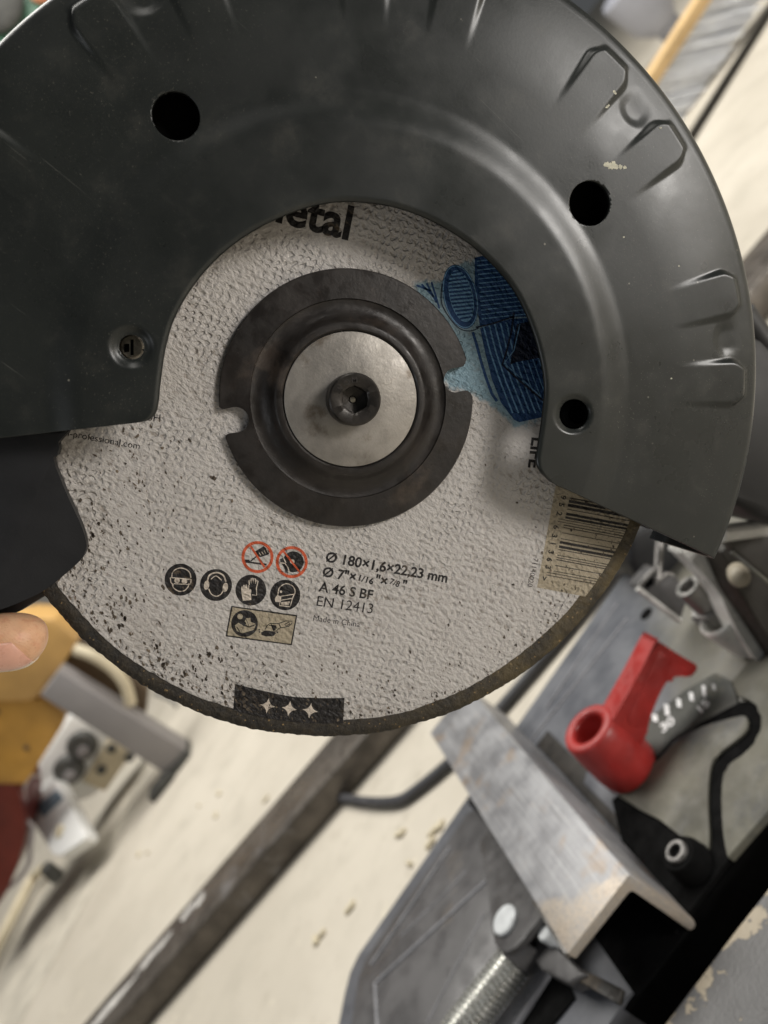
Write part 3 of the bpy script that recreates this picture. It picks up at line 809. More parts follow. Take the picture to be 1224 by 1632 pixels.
# back plate of the guard
bi = [tuple((p[0], 24.0, p[1])) for p in Bi[::12]]; bo = [tuple((p[0], 24.0, p[1])) for p in Bo[::12]]
n = len(bi); vv = bi+bo+[(x, 25.5, z) for x, _, z in bi+bo]; ff = []
for i in range(n-1):
    ff += [(i, i+1, n+i+1, n+i), (2*n+i, 3*n+i, 3*n+i+1, 2*n+i+1), (i, 2*n+i, 2*n+i+1, i+1), (n+i, n+i+1, 3*n+i+1, 3*n+i)]
ff += [(0, n, 3*n, 2*n), (n-1, 3*n-1, 4*n-1, 2*n-1)]
mesh('guard_back_plate', vv, ff, 'guard', saw, smooth=False)
# added black sheet behind the guard so its holes and edge read dark
li = [tuple(p*.86+q_*.14) for p, q_ in zip(Bi[::12], Bo[::12])]; lo_ = [tuple(p*.06+q_*.94) for p, q_ in zip(Bi[::12], Bo[::12])]
n = len(li); vv = [(x, -2.6, z) for x, z in li+lo_]+[(x, -3.4, z) for x, z in li+lo_]; ff = []
for i in range(n-1):
    ff += [(i, i+1, n+i+1, n+i), (2*n+i, 3*n+i, 3*n+i+1, 2*n+i+1), (i, 2*n+i, 2*n+i+1, i+1), (n+i, n+i+1, 3*n+i+1, 3*n+i)]
ff += [(0, n, 3*n, 2*n), (n-1, 3*n-1, 4*n-1, 2*n-1)]
mesh('guard_shade_sheet', vv, ff, 'void', saw, smooth=False)
# bare chips of paint on the guard
rnd = random.Random(5)
for grp in (((967, 262, 5), (974, 265, 6), (982, 266, 5), (989, 266, 4), (996, 267, 3.5), (978, 260, 4)), ((979, 146, 2.4), (981, 149, 2)), ((967, 170, 3), (970, 168, 2.4)), ((1053, 204, 2.0),), ((1082, 424, 1.5),), ((1070, 603, 1.6),), ((994, 378, 1.6),)):
    def chips(bm, grp=grp):
        for k_, (x, y, r) in enumerate(grp):
            p = D(x, y, h_out)[[0, 2]]; hz = hfun(np.array([p]))[0]; n = 11
            plate(bm, [(x+math.cos(2*math.pi*k/n)*r*rnd.uniform(.6, 1.25), y+math.sin(2*math.pi*k/n)*r*rnd.uniform(.5, 1.1)) for k in range(n)], hz+.05+.01*k_)
    printed('paint_chip', 'chip', guard, chips)
p = D(210, 553, 7.5)
lathe('guard_screw', [(2.75, -7), (2.75, 0), (2.4, .5), (1.0, .6)], p, (0, -1, 0), 'screwhead', saw, 24, angle=40)
prism('screw_slot', [D(208, 541, 8.16), D(213, 541, 8.16), D(213, 566, 8.16), D(208, 566, 8.16)], (0, .05, 0), 'void', saw)
prism('screw_slot', [D(198, 548, 8.2), D(206, 548, 8.2), D(206, 561, 8.2), D(198, 561, 8.2)], (0, .05, 0), 'void', saw)
p = D(914, 660, 4); lathe('guard_bolt', [(3.4, -4), (3.4, 2), (2.6, 2.6), (2.2, 1.0)], p, (0, -1, 0), 'void', saw, 32)

# ---- clamping flange, washer, bolt
FR = 32.56
bm = bmesh.new()
add_lathe(bm, [(8, .02), (FR, .02), (FR, 1.5), (FR-.3, 1.9), (25.1, 2.5), (24.9, 2.1), (24.0, 1.85), (22.6, 2.0), (21.2, 2.7), (20.0, 3.8), (19.3, 4.6), (18.9, 4.95), (18.5, 5.1), (17.5, 5.1), (17.1, 4.8), (17.0, 4.0), (8, 4.0)], (0, 0, 0), (0, -1, 0), 256, True)
fl = from_bm('clamping_flange', bm, 'flange', saw, angle=30)
cut = []
for (x, y) in ((725.5, 606), (376, 669)):
    p = D(x, y, 2)[[0, 2]]; a = math.atan2(p[1], p[0]); r = 3.15; pts = []
    for k in range(13):
        t = a+math.pi/2+math.pi*k/12; pts.append((p[0]+r*math.cos(t), 2, p[1]+r*math.sin(t)))
    u = np.array([math.cos(a), math.sin(a)]); v = np.array([-u[1], u[0]])
    for sgn in (-1, 1):
        L = [(u*(2.2), r*.97), (u*2.9, r*1.02), (u*3.5, r*1.25), (u*4.2, r*1.75), (u*8, r*1.9)]
        L = L if sgn < 0 else L[::-1]
        for du, w_ in L:
            w2 = p+du+v*sgn*w_; pts.append((w2[0], 2, w2[1]))
    bmc = bmesh.new(); add_prism(bmc, pts, (0, -8, 0)); 
    bmesh.ops.translate(bmc, verts=bmc.verts, vec=(0, .003, 0))
    o = from_bm('cutter', bmc, None, None, False); cut.append(o)
for o in cut:
    md = fl.modifiers.new('notch', 'BOOLEAN'); md.object = o; md.operation = 'DIFFERENCE'; md.solver = 'EXACT'
# bring cutters into the flange's frame, bake, drop the cutters
dg = bpy.context.evaluated_depsgraph_get(); dg.update()
nm = bpy.data.meshes.new_from_object(fl.evaluated_get(dg)); fl.modifiers.clear(); fl.data = nm
for o in cut: bpy.data.objects.remove(o)
nm.polygons.foreach_set('use_smooth', [True]*len(nm.polygons)); nm.set_sharp_from_angle(angle=R(30))
lathe('washer', [(16.75, 3.8), (16.75, 4.9), (16.4, 5.1), (4.5, 5.05), (4.5, 3.8)], (0, 0, 0), (0, -1, 0), 'washer', saw, 128, True)
def bolt():
    bm = bmesh.new(); seg = 96; B0 = 5.0; Ht = 11.2
    def ring(f, h): return [bm.verts.new(W((f(2*math.pi*k/seg)*math.cos(2*math.pi*k/seg), -h, f(2*math.pi*k/seg)*math.sin(2*math.pi*k/seg)))) for k in range(seg)]
    hexr = lambda t: 3.0/math.cos(((t+.35) % (math.pi/3))-math.pi/6)
    rs = [ring(lambda t: 6.3, B0), ring(lambda t: 6.5, B0+.2), ring(lambda t: 6.5, Ht-.7), ring(lambda t: 6.35, Ht-.25), ring(lambda t: 6.0, Ht), ring(lambda t: 3.9, Ht), ring(lambda t: max(hexr(t), 3.2), Ht-.4), ring(hexr, Ht-.9), ring(hexr, Ht-3.8), ring(lambda t: 1.0, Ht-4.2), ring(lambda t: .8, Ht-4.0), ring(lambda t: .01, Ht-4.0)]
    for A, B in zip(rs, rs[1:]):
        for k in range(seg): bm.faces.new((A[k], A[(k+1) % seg], B[(k+1) % seg], B[k]))
    bm.faces.new(rs[0])
    return from_bm('clamp_bolt', bm, 'bolt', saw, angle=30)
bo_ = bolt()
lathe('socket_dimple', [(.7, 7.05), (.7, 7.25), (.5, 7.3)], (0, 0, 0), (0, -1, 0), 'screwhead', bo_, 20)
for ch, a in (('V', 152), ('O', 128), ('M', 103)):
    t = R(a); # raised marks round the head, turned outward; angles as seen in the photo
    d = D(568+math.cos(t)*31.5, 636-math.sin(t)*31.5, 11.25); d2 = D(568+math.cos(t-.3)*31.5, 636-math.sin(t-.3)*31.5, 11.25)
    co, fc = text_shape(ch, .02); x0, x1 = co[:, 0].min(), co[:, 0].max()
    dv = (d2-d)/np.linalg.norm(d2-d); up = np.array([-dv[2], 0, dv[0]])
    vs = [d+dv*((x-x0)*1.9)+up*((y-.35)*1.9) for x, y, _ in co]
    mesh('head_mark', vs, fc, 'flange', bo_, smooth=False)
lathe('spindle', [(9, -40), (9, -1.6)], (0, 0, 0), (0, -1, 0), 'steel', saw, 32)

# ---- black lower guard held by the thumb
lg = [(-60, 690), (40, 688), (112, 684), (88, 712), (86, 735), (97, 765), (112, 800), (128, 834), (137, 862), (136, 878), (128, 893), (104, 915), (72, 940), (36, 958), (-10, 975), (-60, 985)]
sm = [tuple(p) for p in catmull(lg[2:], 4)]
lp = [lg[0]]+sm
o = prism('lower_guard', [D(*p, 4.6) for p in lp], (0, 3.2, 0), 'black', saw, 1.0, 3)
prism('lower_guard_rear', [D(*p, -4) for p in ((-60, 740), (60, 740), (112, 800), (126, 870), (100, 924), (70, 952), (30, 976), (-60, 1000))], (0, 3, 0), 'black', saw, .8, 2)

# ---- motor body and swing arm behind the guard
prism('motor_housing', [V(*p, 60) for p in ((300, 300), (700, 250), (900, 420), (860, 700), (640, 820), (340, 740))], (0, 120, 0), 'black', saw, 8, 3)
prism('swing_arm', [V(*p, 75) for p in ((900, 420), (1160, 500), (1212, 545), (1290, 590), (1330, 860), (1215, 830), (1140, 780), (900, 660))], (0, 60, 0), 'black', saw, 6, 3)
tube('arm_hose', catmull([V(1180, 500, 95), V(1215, 548, 95), V(1260, 600, 95), V(1290, 700, 95)], 6), 6, 'black', saw)
tube('arm_spring', catmull([V(1195, 560, 140), V(1222, 600, 140), V(1250, 660, 150)], 6), 5, 'cast', saw)

# ---- base
Z = lambda px, py, dz=0.0: H(px, py, T+dz)
front = [Z(1300, 1200), Z(1224, 1295), Z(1150, 1385), Z(1075, 1490), Z(1000, 1590), Z(970, 1632), Z(900, 1730)]
bpoly = [(210, 372, T), Z(1000, 905), Z(800, 1191), Z(570, 1520), Z(556, 1550), Z(547, 1585), Z(540, 1632), (-322, 215, T), (-322, 118, T)]+front[::-1]+[(210, front[0][1], T)]
base = prism('base_plate', [np.array(p) for p in bpoly], (0, 0, -26), 'base', saw, 2.2, 3)
box('base_skirt', (-300, 150, FL), (200, 300, T-24), 'void', saw, 4)
prism('tray_cover', [Z(745, 1296, 1.2), Z(585, 1524, 1.2), Z(572, 1556, 1.2), Z(560, 1632, 1.2), (-318, 216, T+1.2), (-318, 190, T+1.2), (-125, 190, T+1.2), (-122, 300, T+1.2)], (0, 0, -1.0), 'tray', saw, .3, 2)
for a, b in (((718, 1350), (592, 1538)), ((776, 1404), (598, 1568)), ((598, 1568), (603, 1650)), ((745, 1388), (640, 1492)), ((772, 1455), (680, 1632))):
    r = 1.3 if a[0] in (718, 776, 598) else .6
    o = tube('rib', [Z(*a, 1.2), Z(*b, 1.2)], r, 'rib', base, 10)
for a, b in (((1000, 985), (800, 1240)), ((985, 960), (870, 1130))):
    tube('rib', [Z(*a, .2), Z(*b, .2)], .9, 'rib', base, 10)
hp = Z(1030, 978, .15); lathe('base_hole', [(5.0, -.6), (5.0, 0)], hp, (0, 0, 1), 'void', base, 24)
# turntable and side plate, separated by the dark groove
def px_prism(name, pts, dz, th, mat, par, bev=.8, seg=3):
    return prism(name, [Z(*p, dz) for p in pts], (0, 0, -th), mat, par, bev, seg)
prism('groove_and_shade', [Z(*p, 3.2) for p in ((1040, 1225), (1120, 1150), (1180, 1118), (1260, 1120), (1300, 1195), (1222, 1293), (1150, 1383), (1075, 1486), (1010, 1420), (975, 1275))], (0, 0, -3.0), 'void', saw)  # black sheet: groove floor, plus shade around the pin put in as colour
gl = catmull([(1186, 1140), (1192, 1150), (1187, 1166), (1164, 1186), (1141, 1204), (1131, 1228), (1128, 1277), (1130, 1330), (1128, 1362)], 5)
gr_ = catmull([(1174, 1108), (1195, 1116), (1212, 1134), (1210, 1172), (1187, 1200), (1163, 1218), (1153, 1236), (1150, 1277), (1153, 1330), (1160, 1368)], 5)
cres = catmull([(1050, 1212), (1078, 1182), (1118, 1159), (1160, 1146), (1186, 1140)], 5)
px_prism('turntable', [(985, 1250)]+[tuple(p) for p in cres[:-1]]+[tuple(p) for p in gl]+[(1118, 1368), (1092, 1338), (1050, 1305), (1020, 1290), (985, 1268)], 5, 4.6, 'dusty', saw, .9)
px_prism('side_plate', [(1165, 1085)]+[tuple(p) for p in gr_]+[(1224, 1292), (1330, 1160), (1330, 1000), (1230, 1010)], 5, 4.6, 'dusty', saw, .9)
px_prism('scale_ring', [(1005, 1180), (1040, 1140), (1090, 1100), (1140, 1072), (1165, 1085), (1172, 1106), (1178, 1128), (1150, 1140), (1112, 1152), (1070, 1176), (1046, 1208), (1010, 1225)], 2.0, 1.8, 'scale', saw, .5)
def tick(x, y, L, wd):
    px_prism('scale_tick', [(x-wd, y-L), (x+wd, y-L+1), (x+wd+1.5, y+L), (x-wd+1.5, y+L-1)], 2.25, .25, 'white_mark', saw, 0)
for x, y, L, wd in ((1043, 1144, 6, 4), (1062, 1131, 9, 3.6), (1081, 1120, 7, 3.4), (1101, 1110, 7, 3), (1121, 1101, 9, 2.4), (1137, 1095, 5, 2.2)): tick(x, y, L, wd)
def scale_text(body, A, B):
    co, fc = text_shape(body, .02); x0, x1 = co[:, 0].min(), co[:, 0].max()
    a, b = Z(*A, 2.1), Z(*B, 2.1); d = b-a; L = np.linalg.norm(d); d = d/L; up = np.array([-d[1], d[0], 0])
    mesh('scale_number', [a+d*(x-x0)*L/(x1-x0)+up*y*L/(x1-x0) for x, y, _ in co], fc, 'white_mark', saw, smooth=False)
scale_text('30', (1056, 1168), (1076, 1152)); scale_text('15', (1118, 1136), (1132, 1122))
# front rail with chipped paint
rl = [Z(1300, 1310), Z(1224, 1407), Z(1137, 1515), Z(1056, 1632), Z(1000, 1710)]
ry = float(np.mean([p[1] for p in rl]))
bm = bmesh.new(); prof = []
for (cy_, cz_, r0_, t0_) in ((ry-3, T-3, 3, 0), (ry-30, T-24, 24, 90), (ry-30, T-40, 24, 180), (ry-8, T-56, 8, 270)):
    for k in range(10):
        t = R(t0_+10*k); prof.append((cy_+r0_*math.cos(t), cz_+r0_*math.sin(t)))
prof.append(prof[0])
xs = np.linspace(-190, 200, 120); rings = []
for x in xs:
    rings.append([bm.verts.new(W((x, y+.5*mnoise.noise(Vector((x*.03, k*.3, 0))), z+.5*mnoise.noise(Vector((x*.03, k*.3, 5)))))) for k, (y, z) in enumerate(prof[:-1])])
for A, B in zip(rings, rings[1:]):
    for k in range(40): bm.faces.new((A[k], A[(k+1) % 40], B[(k+1) % 40], B[k]))
bm.faces.new(rings[0]); bm.faces.new(rings[-1][::-1])
rail = from_bm('front_rail', bm, 'rail', saw)
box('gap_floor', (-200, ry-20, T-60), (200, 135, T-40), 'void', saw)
box('front_shade_box', (-320, front[2][1]-2.5, T-34), (212, front[2][1]+6, T-1.4), 'void', saw, .5)  # black box added over the base front, its shade put in as colour
for x in (-160, 170): box('rail_foot', (x-18, ry-44, FL), (x+18, ry-6, T-44), 'black', saw, 3)
box('base_foot', (-290, 150, FL), (-250, 190, T-25), 'black', saw, 3)
box('base_foot', (150, 260, FL), (190, 300, T-25), 'black', saw, 3)
# hollow locating pin with dark boss
p = Z(1075, 1355, 17); lathe('pin_boss', [(11, -17), (10, -6), (8.5, -2.5)], p, (0, 0, 1), 'void', saw, 40)
lathe('locating_pin', [(5.6, -20), (5.6, -.5), (5.2, 0), (3.6, 0), (3.5, -.6), (3.5, -14), (5.0, -20)], p, (0, 0, 1), 'steel', saw, 40, True)
lathe('pin_bore', [(3.45, -16), (3.45, -13)], p, (0, 0, 1), 'void', saw, 24)
# slot beside the vise jaw, its shade put in as dark colour; light strip
box('jaw_slot_shade', (-70.5, 112, T+.1), (-58, 298, T+.9), 'darkstrip', saw, .4)
px_prism('fence_strip', [(935, 1228), (948, 1238), (1062, 1346), (1080, 1380), (1060, 1384), (985, 1302), (930, 1248)], 2.2, 2.0, 'base', saw, .4)

# ---- red locking lever
kb = np.array([-39.5, 199, T]); kt = np.array([-36.0, 197, T+43])
ax = kt-kb; Lk = np.linalg.norm(ax)
lev = lathe('locking_lever', [(15, .5), (17.4, 6), (17.8, 14), (17.2, 30), (16.4, Lk-3), (15.6, Lk-1), (14.2, Lk), (11.6, Lk), (10.2, Lk-.8), (9.6, Lk-3), (9.4, Lk-18), (8, Lk-20), (8, 4), (13, .5)], kb, ax, 'red', saw, 64, True, 50)
lathe('lever_nut', [(9.2, Lk-24), (9.2, Lk-17.5), (3.0, Lk-17.0)], kb, ax, 'brown', lev, 32)
lathe('nut_tip', [(2.4, Lk-18), (2.4, Lk-15.5), (1.6, Lk-15)], kb+np.array([2.2, -.5, 0]), ax, 'steel', lev, 20)
ly = 186
arm = catmull([(975, 1150), (990, 1124), (1018, 1074), (1043, 1026), (1047, 1021)], 3)
hook = catmull([(1047, 1021), (1056, 1026), (1082, 1043), (1108, 1059), (1112, 1066), (1108, 1075), (1099, 1079), (1082, 1078), (1067, 1083), (1056, 1098), (1044, 1124), (1035, 1150), (1026, 1185), (1000, 1190)], 4)
ap = [V(*p, ly) for p in arm[:-1]+hook]
prism('lever_arm', ap, (0, 15, 0), 'red', lev, 1.6, 3)
ip = catmull([(1000, 1146), (1024, 1094), (1050, 1040), (1074, 1056), (1098, 1068), (1082, 1071), (1062, 1076), (1049, 1092), (1036, 1122), (1024, 1160)], 3, True)
prism('arm_inset', [V(*p, ly-.5) for p in ip], (0, 1.0, 0), 'red', lev, .4, 2)

# ---- vise jaw (steel channel), screw and pivot
JX0, JX1, JZ = -115.6, -71.5, T+44
bm = bmesh.new()
def rounded(pts): return pts
sec = [(JX0, JZ), (JX1-1.5, JZ), (JX1-.4, JZ-.4), (JX1, JZ-1.5), (JX1, T+2.2), (JX1-1, T+.6), (JX1-2.5, T), (JX1-4.2, T+.6), (JX1-4.8, T+2), (JX1-4.8, JZ-7.2), (JX1-5.6, JZ-5.6), (JX1-7.2, JZ-5.0), (JX0+.6, JZ-5.0), (JX0, JZ-4.2)]
add_prism(bm, [(x, 100, z) for x, z in sec], (0, 250, 0), .35, 2)
jaw = from_bm('vise_jaw', bm, 'jaw', saw)
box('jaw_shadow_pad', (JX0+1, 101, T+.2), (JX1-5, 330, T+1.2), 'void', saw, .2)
box('jaw_shade_fill', (JX0+4, 150, T+1), (JX1-12, 320, JZ-5.5), 'void', saw, 1)  # black block added inside the channel so the hollow reads as shaded
prism('jaw_tongue', [Z(930, 1545, 14), Z(990, 1575, 14), Z(984, 1600, 14), Z(966, 1588, 14), Z(915, 1560, 14)], (0, 0, -3), 'brown', saw, .5)
prism('jaw_shelf', [V(900, 1522, 104), V(1003, 1398, 104), V(1006, 1404, 104), V(906, 1531, 104)], (0, 40, 0), 'steel', saw, .3)
PZ = T+27
br = [(764, 1340), (774, 1396), (780, 1440), (784, 1482), (788, 1503), (797, 1515), (808, 1518), (821, 1511), (838, 1494), (866, 1455), (905, 1430), (860, 1350), (800, 1300)]
prism('pivot_bracket', [H(*p, PZ) for p in br], (0, 0, -4), 'darkmetal', saw, .7, 3)
p = H(807, 1468, PZ)
lathe('pivot_rivet', [(8.2, -3), (8.2, 1.6), (7.4, 2.2), (.1, 2.3)], p, (0, 0, 1), 'rivet', saw, 48)
prism('pivot_block', [H(*q_, T+16) for q_ in ((835, 1508), (858, 1478), (905, 1530), (935, 1552), (905, 1568), (862, 1545))], (0, 0, -10), 'darkmetal', saw, 1.5, 3)
lathe('pivot_pin', [(4, -9), (4, 0), (3.2, 1)], H(868, 1488, T+22), (0, 0, 1), 'rivet', saw, 24)
# threaded screw
sy_, sz_, x_a, x_b = 162.0, T+15, -330.0, -143.0
bm = bmesh.new(); seg = 40; pitch = 3.1; n_ax = int((x_b-x_a)/pitch*8); rings = []
for i in range(n_ax+1):
    x = x_a+(x_b-x_a)*i/n_ax; ring = []
    for k in range(seg):
        t = 2*math.pi*k/seg; ph = (x/pitch+k/seg) % 1.0
        tri = abs(ph-.5)*2; r = 8.1+2.0*min(1, max(0, tri*1.3-.15))
        ring.append(bm.verts.new(W((x, sy_+r*math.cos(t), sz_+r*math.sin(t)))))
    rings.append(ring)
for A, B in zip(rings, rings[1:]):
    for k in range(seg): bm.faces.new((A[k], A[(k+1) % seg], B[(k+1) % seg], B[k]))
bm.faces.new(rings[0]); bm.faces.new(rings[-1][::-1])
from_bm('vise_screw', bm, 'zinc', saw, angle=60)
lathe('screw_collar', [(9.5, -12), (10.5, -11), (10.5, 0), (9.5, 1)], (-140, sy_, sz_), (1, 0, 0), 'darkmetal', saw, 40)
prism('lit_tray_strip', [Z(775, 1650, 4), Z(848, 1548, 4), Z(872, 1536, 4), Z(876, 1548, 4), Z(812, 1650, 4)], (0, 0, -3.8), 'rib', saw, .5)  # pale strip: the lit tray floor put in as colour
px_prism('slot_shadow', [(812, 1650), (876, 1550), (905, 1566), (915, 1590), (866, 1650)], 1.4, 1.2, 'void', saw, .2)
lathe('stop_knob', [(6, 0), (7, 4), (6, 12), (4, 14)], (-125, 300, T), (0, 0, 1), 'black', saw, 24)

# ---- rear hinge post, bracket and castings
prism('hinge_block', [V(*p, 300) for p in ((1005, 850), (1110, 800), (1240, 830), (1240, 960), (1110, 945), (1060, 915), (1022, 930), (1004, 895))], (0, 60, 0), 'black', saw, 4, 3)
ub = [(1018, 936), (1045, 905), (1062, 912), (1078, 918), (1098, 950), (1086, 986)]
prism('stop_bracket', [V(*p, 236) for p in ub], (0, 14, 0), 'darkmetal', saw, 1.2, 3)
tube('bracket_edge', [V(1016, 938, 234), V(1084, 990, 231)], 1.7, 'cast', saw, 10)
tube('bracket_edge', [V(1018, 934, 234), V(1042, 908, 234)], 1.3, 'steel', saw, 10)
tube('bracket_edge', [V(1044, 930, 233), V(1062, 914, 233), V(1072, 916, 233)], 1.2, 'steel', saw, 10)
tube('stop_rod', [V(1052, 858, 240), V(1047, 925, 233)], 2.4, 'steel', saw, 16)
prism('bracket_window', [V(*p, 235.4) for p in ((1026, 932), (1040, 918), (1044, 928), (1032, 940))], (0, .5, 0), 'void', saw)
# upright hollow post
pa = V(1095, 934, 196); pb = pa+np.array([-1, 2, -30])
axp = pa-pb; Lp = np.linalg.norm(axp)
lathe('hinge_post', [(7.6, 0), (7.6, Lp-1.2), (7.0, Lp), (4.8, Lp), (4.3, Lp-1), (4.1, Lp-16), (6.0, 0)], pb, axp, 'steel', saw, 48, True)
lathe('post_bore', [(4.0, Lp-18), (4.0, Lp-12)], pb, axp, 'void', saw, 24)
lathe('post_nut', [(10.8, 2), (11.4, 3), (11.4, 12), (10.6, 13)], pb, axp, 'steel', saw, 6, angle=20)
pc = V(1143, 982, 184)
lathe('casting_cup', [(11.0, 0), (12.4, -1.2), (12.2, -5), (10, -24), (9, -27), (7, -27), (9.6, -5), (10.2, -1)], pc, (0, 0, 1), 'cast', saw, 48, True, 60)
arm_c = catmull([(1086, 876), (1112, 880), (1138, 893), (1156, 925), (1168, 955), (1184, 964), (1205, 1000), (1232, 1040), (1240, 1075), (1205, 1050), (1178, 1010), (1160, 975), (1148, 948), (1120, 914), (1096, 890)], 4, True)
prism('hinge_casting', [V(*p, 168) for p in arm_c], (0, 14, 0), 'cast', saw, 2.2, 3)
prism('casting_flap', [V(*p, 215) for p in ((1082, 862), (1112, 868), (1125, 885), (1100, 886), (1084, 880))], (0, 10, 0), 'cast', saw, 1, 2)
prism('arm_plate', [V(*p, 150) for p in ((1160, 866), (1168, 880), (1300, 985), (1300, 1130), (1215, 1000), (1178, 945), (1150, 880))], (0, 30, 0), 'brown', saw, 1, 2)
tube('plate_edge', [V(1166, 880, 117), V(1230, 933, 117), V(1300, 990, 117)], .9, 'dusty', saw, 8)
prism('arm_plate_top', [V(*p, 118) for p in ((1150, 852), (1300, 858), (1300, 985), (1168, 878))], (0, 6, 0), 'brown', saw, .8, 2)
tube('pale_bar', [V(1150, 850, 112), V(1240, 838, 112)], 4.0, 'cast', saw, 12)
lathe('hinge_knob', [(3.4, -9), (4.8, -7), (5.2, -2), (4.8, 3), (3.2, 5), (.1, 5.6)], V(1178, 918, 138), (-.35, -.85, .25), 'knobtan', saw, 40, False, 60)

# ================================================================= THUMB
per = thing('person', 'bare thumb with short nail pressing the black lower guard', 'person', D(-300, 1060, -4))
tipP = D(76, 1017, 1); bkP = D(-120, 1030, 1)
ta = (bkP-tipP); ta = ta/np.linalg.norm(ta); tw = np.array([-ta[2], 0, ta[0]])      # across the thumb, in the disc's plane
if (D(40, 1060, 1)-D(40, 980, 1))@tw < 0: tw = -tw                                     # +tw = toward the lower edge in the photo
td = np.array([0, -1.0, 0])
def thumb_mesh():
    vs, fs = [], []; n = 48; xs = np.r_[np.linspace(0, 1, 20)**1.6*9, np.linspace(9.8, 62, 40)]
    for x in xs:
        k = min(1, x/9.0); prof = (1-(1-k)**2.3)**(1/2.3)
        wid = 6.5*prof*(1+.06*min(1, x/25)); dep = 8.0*prof*(1+.1*min(1, x/25))
        sh = -1.2*(1-prof)
        for j in range(n):
            t = 2*math.pi*j/n; cc, s_ = math.cos(t), math.sin(t)
            e = 2.3; k2 = (abs(cc)**e+abs(s_)**e)**(-1/e)
            p = tipP+ta*x+tw*(cc*k2*wid+sh)+td*(s_*k2*dep)
            # crease behind the tip pad
            p = p+td*(-.25*math.exp(-((x-24)/1.2)**2))*max(0, s_)
            vs.append(p)
    m = len(xs)
    for i in range(m-1):
        for j in range(n): fs.append((i*n+j, i*n+(j+1) % n, (i+1)*n+(j+1) % n, (i+1)*n+j))
    fs.append(tuple(range(n))); fs.append(tuple((m-1)*n+j for j in range(n))[::-1])
    return vs, fs
bm = bmesh.new(); vs, fs = thumb_mesh(); bv = [bm.verts.new(W(v)) for v in vs]
for f in fs: bm.faces.new([bv[i] for i in f])
# rest of the hand, out of the picture to the left: thenar, palm, wrist and four bent fingers
b0 = tipP+ta*52
add_tube(bm, catmull([b0, b0+ta*24+tw*4, b0+ta*50+tw*12+td*-8, b0+ta*85+tw*22+td*-14, b0+ta*140+tw*40+td*-18], 6), lambda s: 7+16*math.sin(min(1, s*1.6)*1.4), 24)
for k in range(4):
    r0 = b0+ta*(34+k*3)+tw*(8+k*13)+td*(-14)
    add_tube(bm, catmull([r0, r0-ta*26+td*-10, r0-ta*(40-k*2)+td*-26, r0-ta*24+td*-40], 6), lambda s, k=k: (8.6-.5*k)*(1-.22*s), 16)
hand = from_bm('hand', bm, 'skin', per, angle=180)
rm = hand.modifiers.new('one_surface', 'REMESH'); rm.mode = 'VOXEL'; rm.voxel_size = .0006; rm.use_smooth_shade = True
smo = hand.modifiers.new('soften', 'SMOOTH'); smo.factor = .5; smo.iterations = 6
def skin_pt(x, ang_, lift):
    k = min(1, max(.0, x/9.0)); prof = (1-(1-k)**2.3)**(1/2.3)
    wid = 6.5*prof*(1+.06*min(1, x/25))+lift; dep = 8.0*prof*(1+.1*min(1, x/25))+lift
    cc, s_ = math.cos(ang_), math.sin(ang_); e = 2.3; k2 = (abs(cc)**e+abs(s_)**e)**(-1/e)
    return tipP+ta*x+tw*(cc*k2*wid-1.2*(1-prof))+td*(s_*k2*dep)
def nail(name, mat, a_lo, a_hi, lift, x_of):
    vs, fs = [], []; nu, nv = 20, 14
    for i in range(nu+1):
        for j in range(nv+1):
            v = j/nv; an = R(a_lo+(a_hi-a_lo)*v); xa = x_of(an); x = xa+(26-xa)*(i/nu)**1.5
            ed = min(1, i/3.)*min(1, (nv-j)/2.+.0)
            vs.append(skin_pt(x, an, lift*(.25+.75*ed)))
    for i in range(nu):
        for j in range(nv): a = i*(nv+1)+j; fs.append((a, a+1, a+nv+2, a+nv+1))
    o = mesh(name, vs, fs, mat, hand, angle=180)
    s_ = o.modifiers.new('thick', 'SOLIDIFY'); s_.thickness = .0003; s_.offset = 0
    return o
nail('nail', 'nail', 36, 104, .34, lambda an: 3.0+3.4*max(0, (math.degrees(an)-36)/68)**2)
nail('nail_edge', 'nailtip', -18, 39, .34, lambda an: 2.7+.5*max(0, math.degrees(an)/40))
# ================================================================= BACKGROUND
# square steel tube lying on the floor
def floor_pt(px, py, dz=0): return H(px, py, FL+dz)
A_ = floor_pt(525, 1224, 30); B_ = floor_pt(172, 1632, 30)
dr = (B_-A_); dr = dr/np.linalg.norm(dr); nr = np.array([-dr[1], dr[0], 0])
if nr[1] < 0: nr = -nr
st0, st1 = A_-dr*900+nr*14, B_+dr*500+nr*14
hw, ht = 40, 34
tb = prism('steel_tube', [st0+nr*hw+np.array([0, 0, -30.]), st0-nr*hw+np.array([0, 0, -30.]), st0-nr*hw+np.array([0, 0, ht-30.]), st0+nr*hw+np.array([0, 0, ht-30.])], st1-st0, 'tube', None, 3, 3)
tag(tb, 'long square steel tube lying across the floor, dark side toward the viewer', 'steel tube')
def drips(bm):
    rnd = random.Random(3)
    for px, py, L in ((480-240, 1525, 42), (178, 1600, 60), (300, 1452, 14), (318, 1435, 10)):
        c_ = H(px, py, FL+ht+.3); m = 14
        f = bm.faces.new([bm.verts.new(W(c_+dr*math.cos(2*math.pi*k/m)*L*rnd.uniform(.7, 1.2)+nr*math.sin(2*math.pi*k/m)*9*rnd.uniform(.6, 1.2))) for k in range(m)])
        f.normal_update()
        if f.normal.z < 0: f.normal_flip()
bm = bmesh.new(); drips(bm); me = bpy.data.meshes.new('paint_splash'); bm.to_mesh(me); bm.free(); link('paint_splash', me, 'paintdrip', tb)

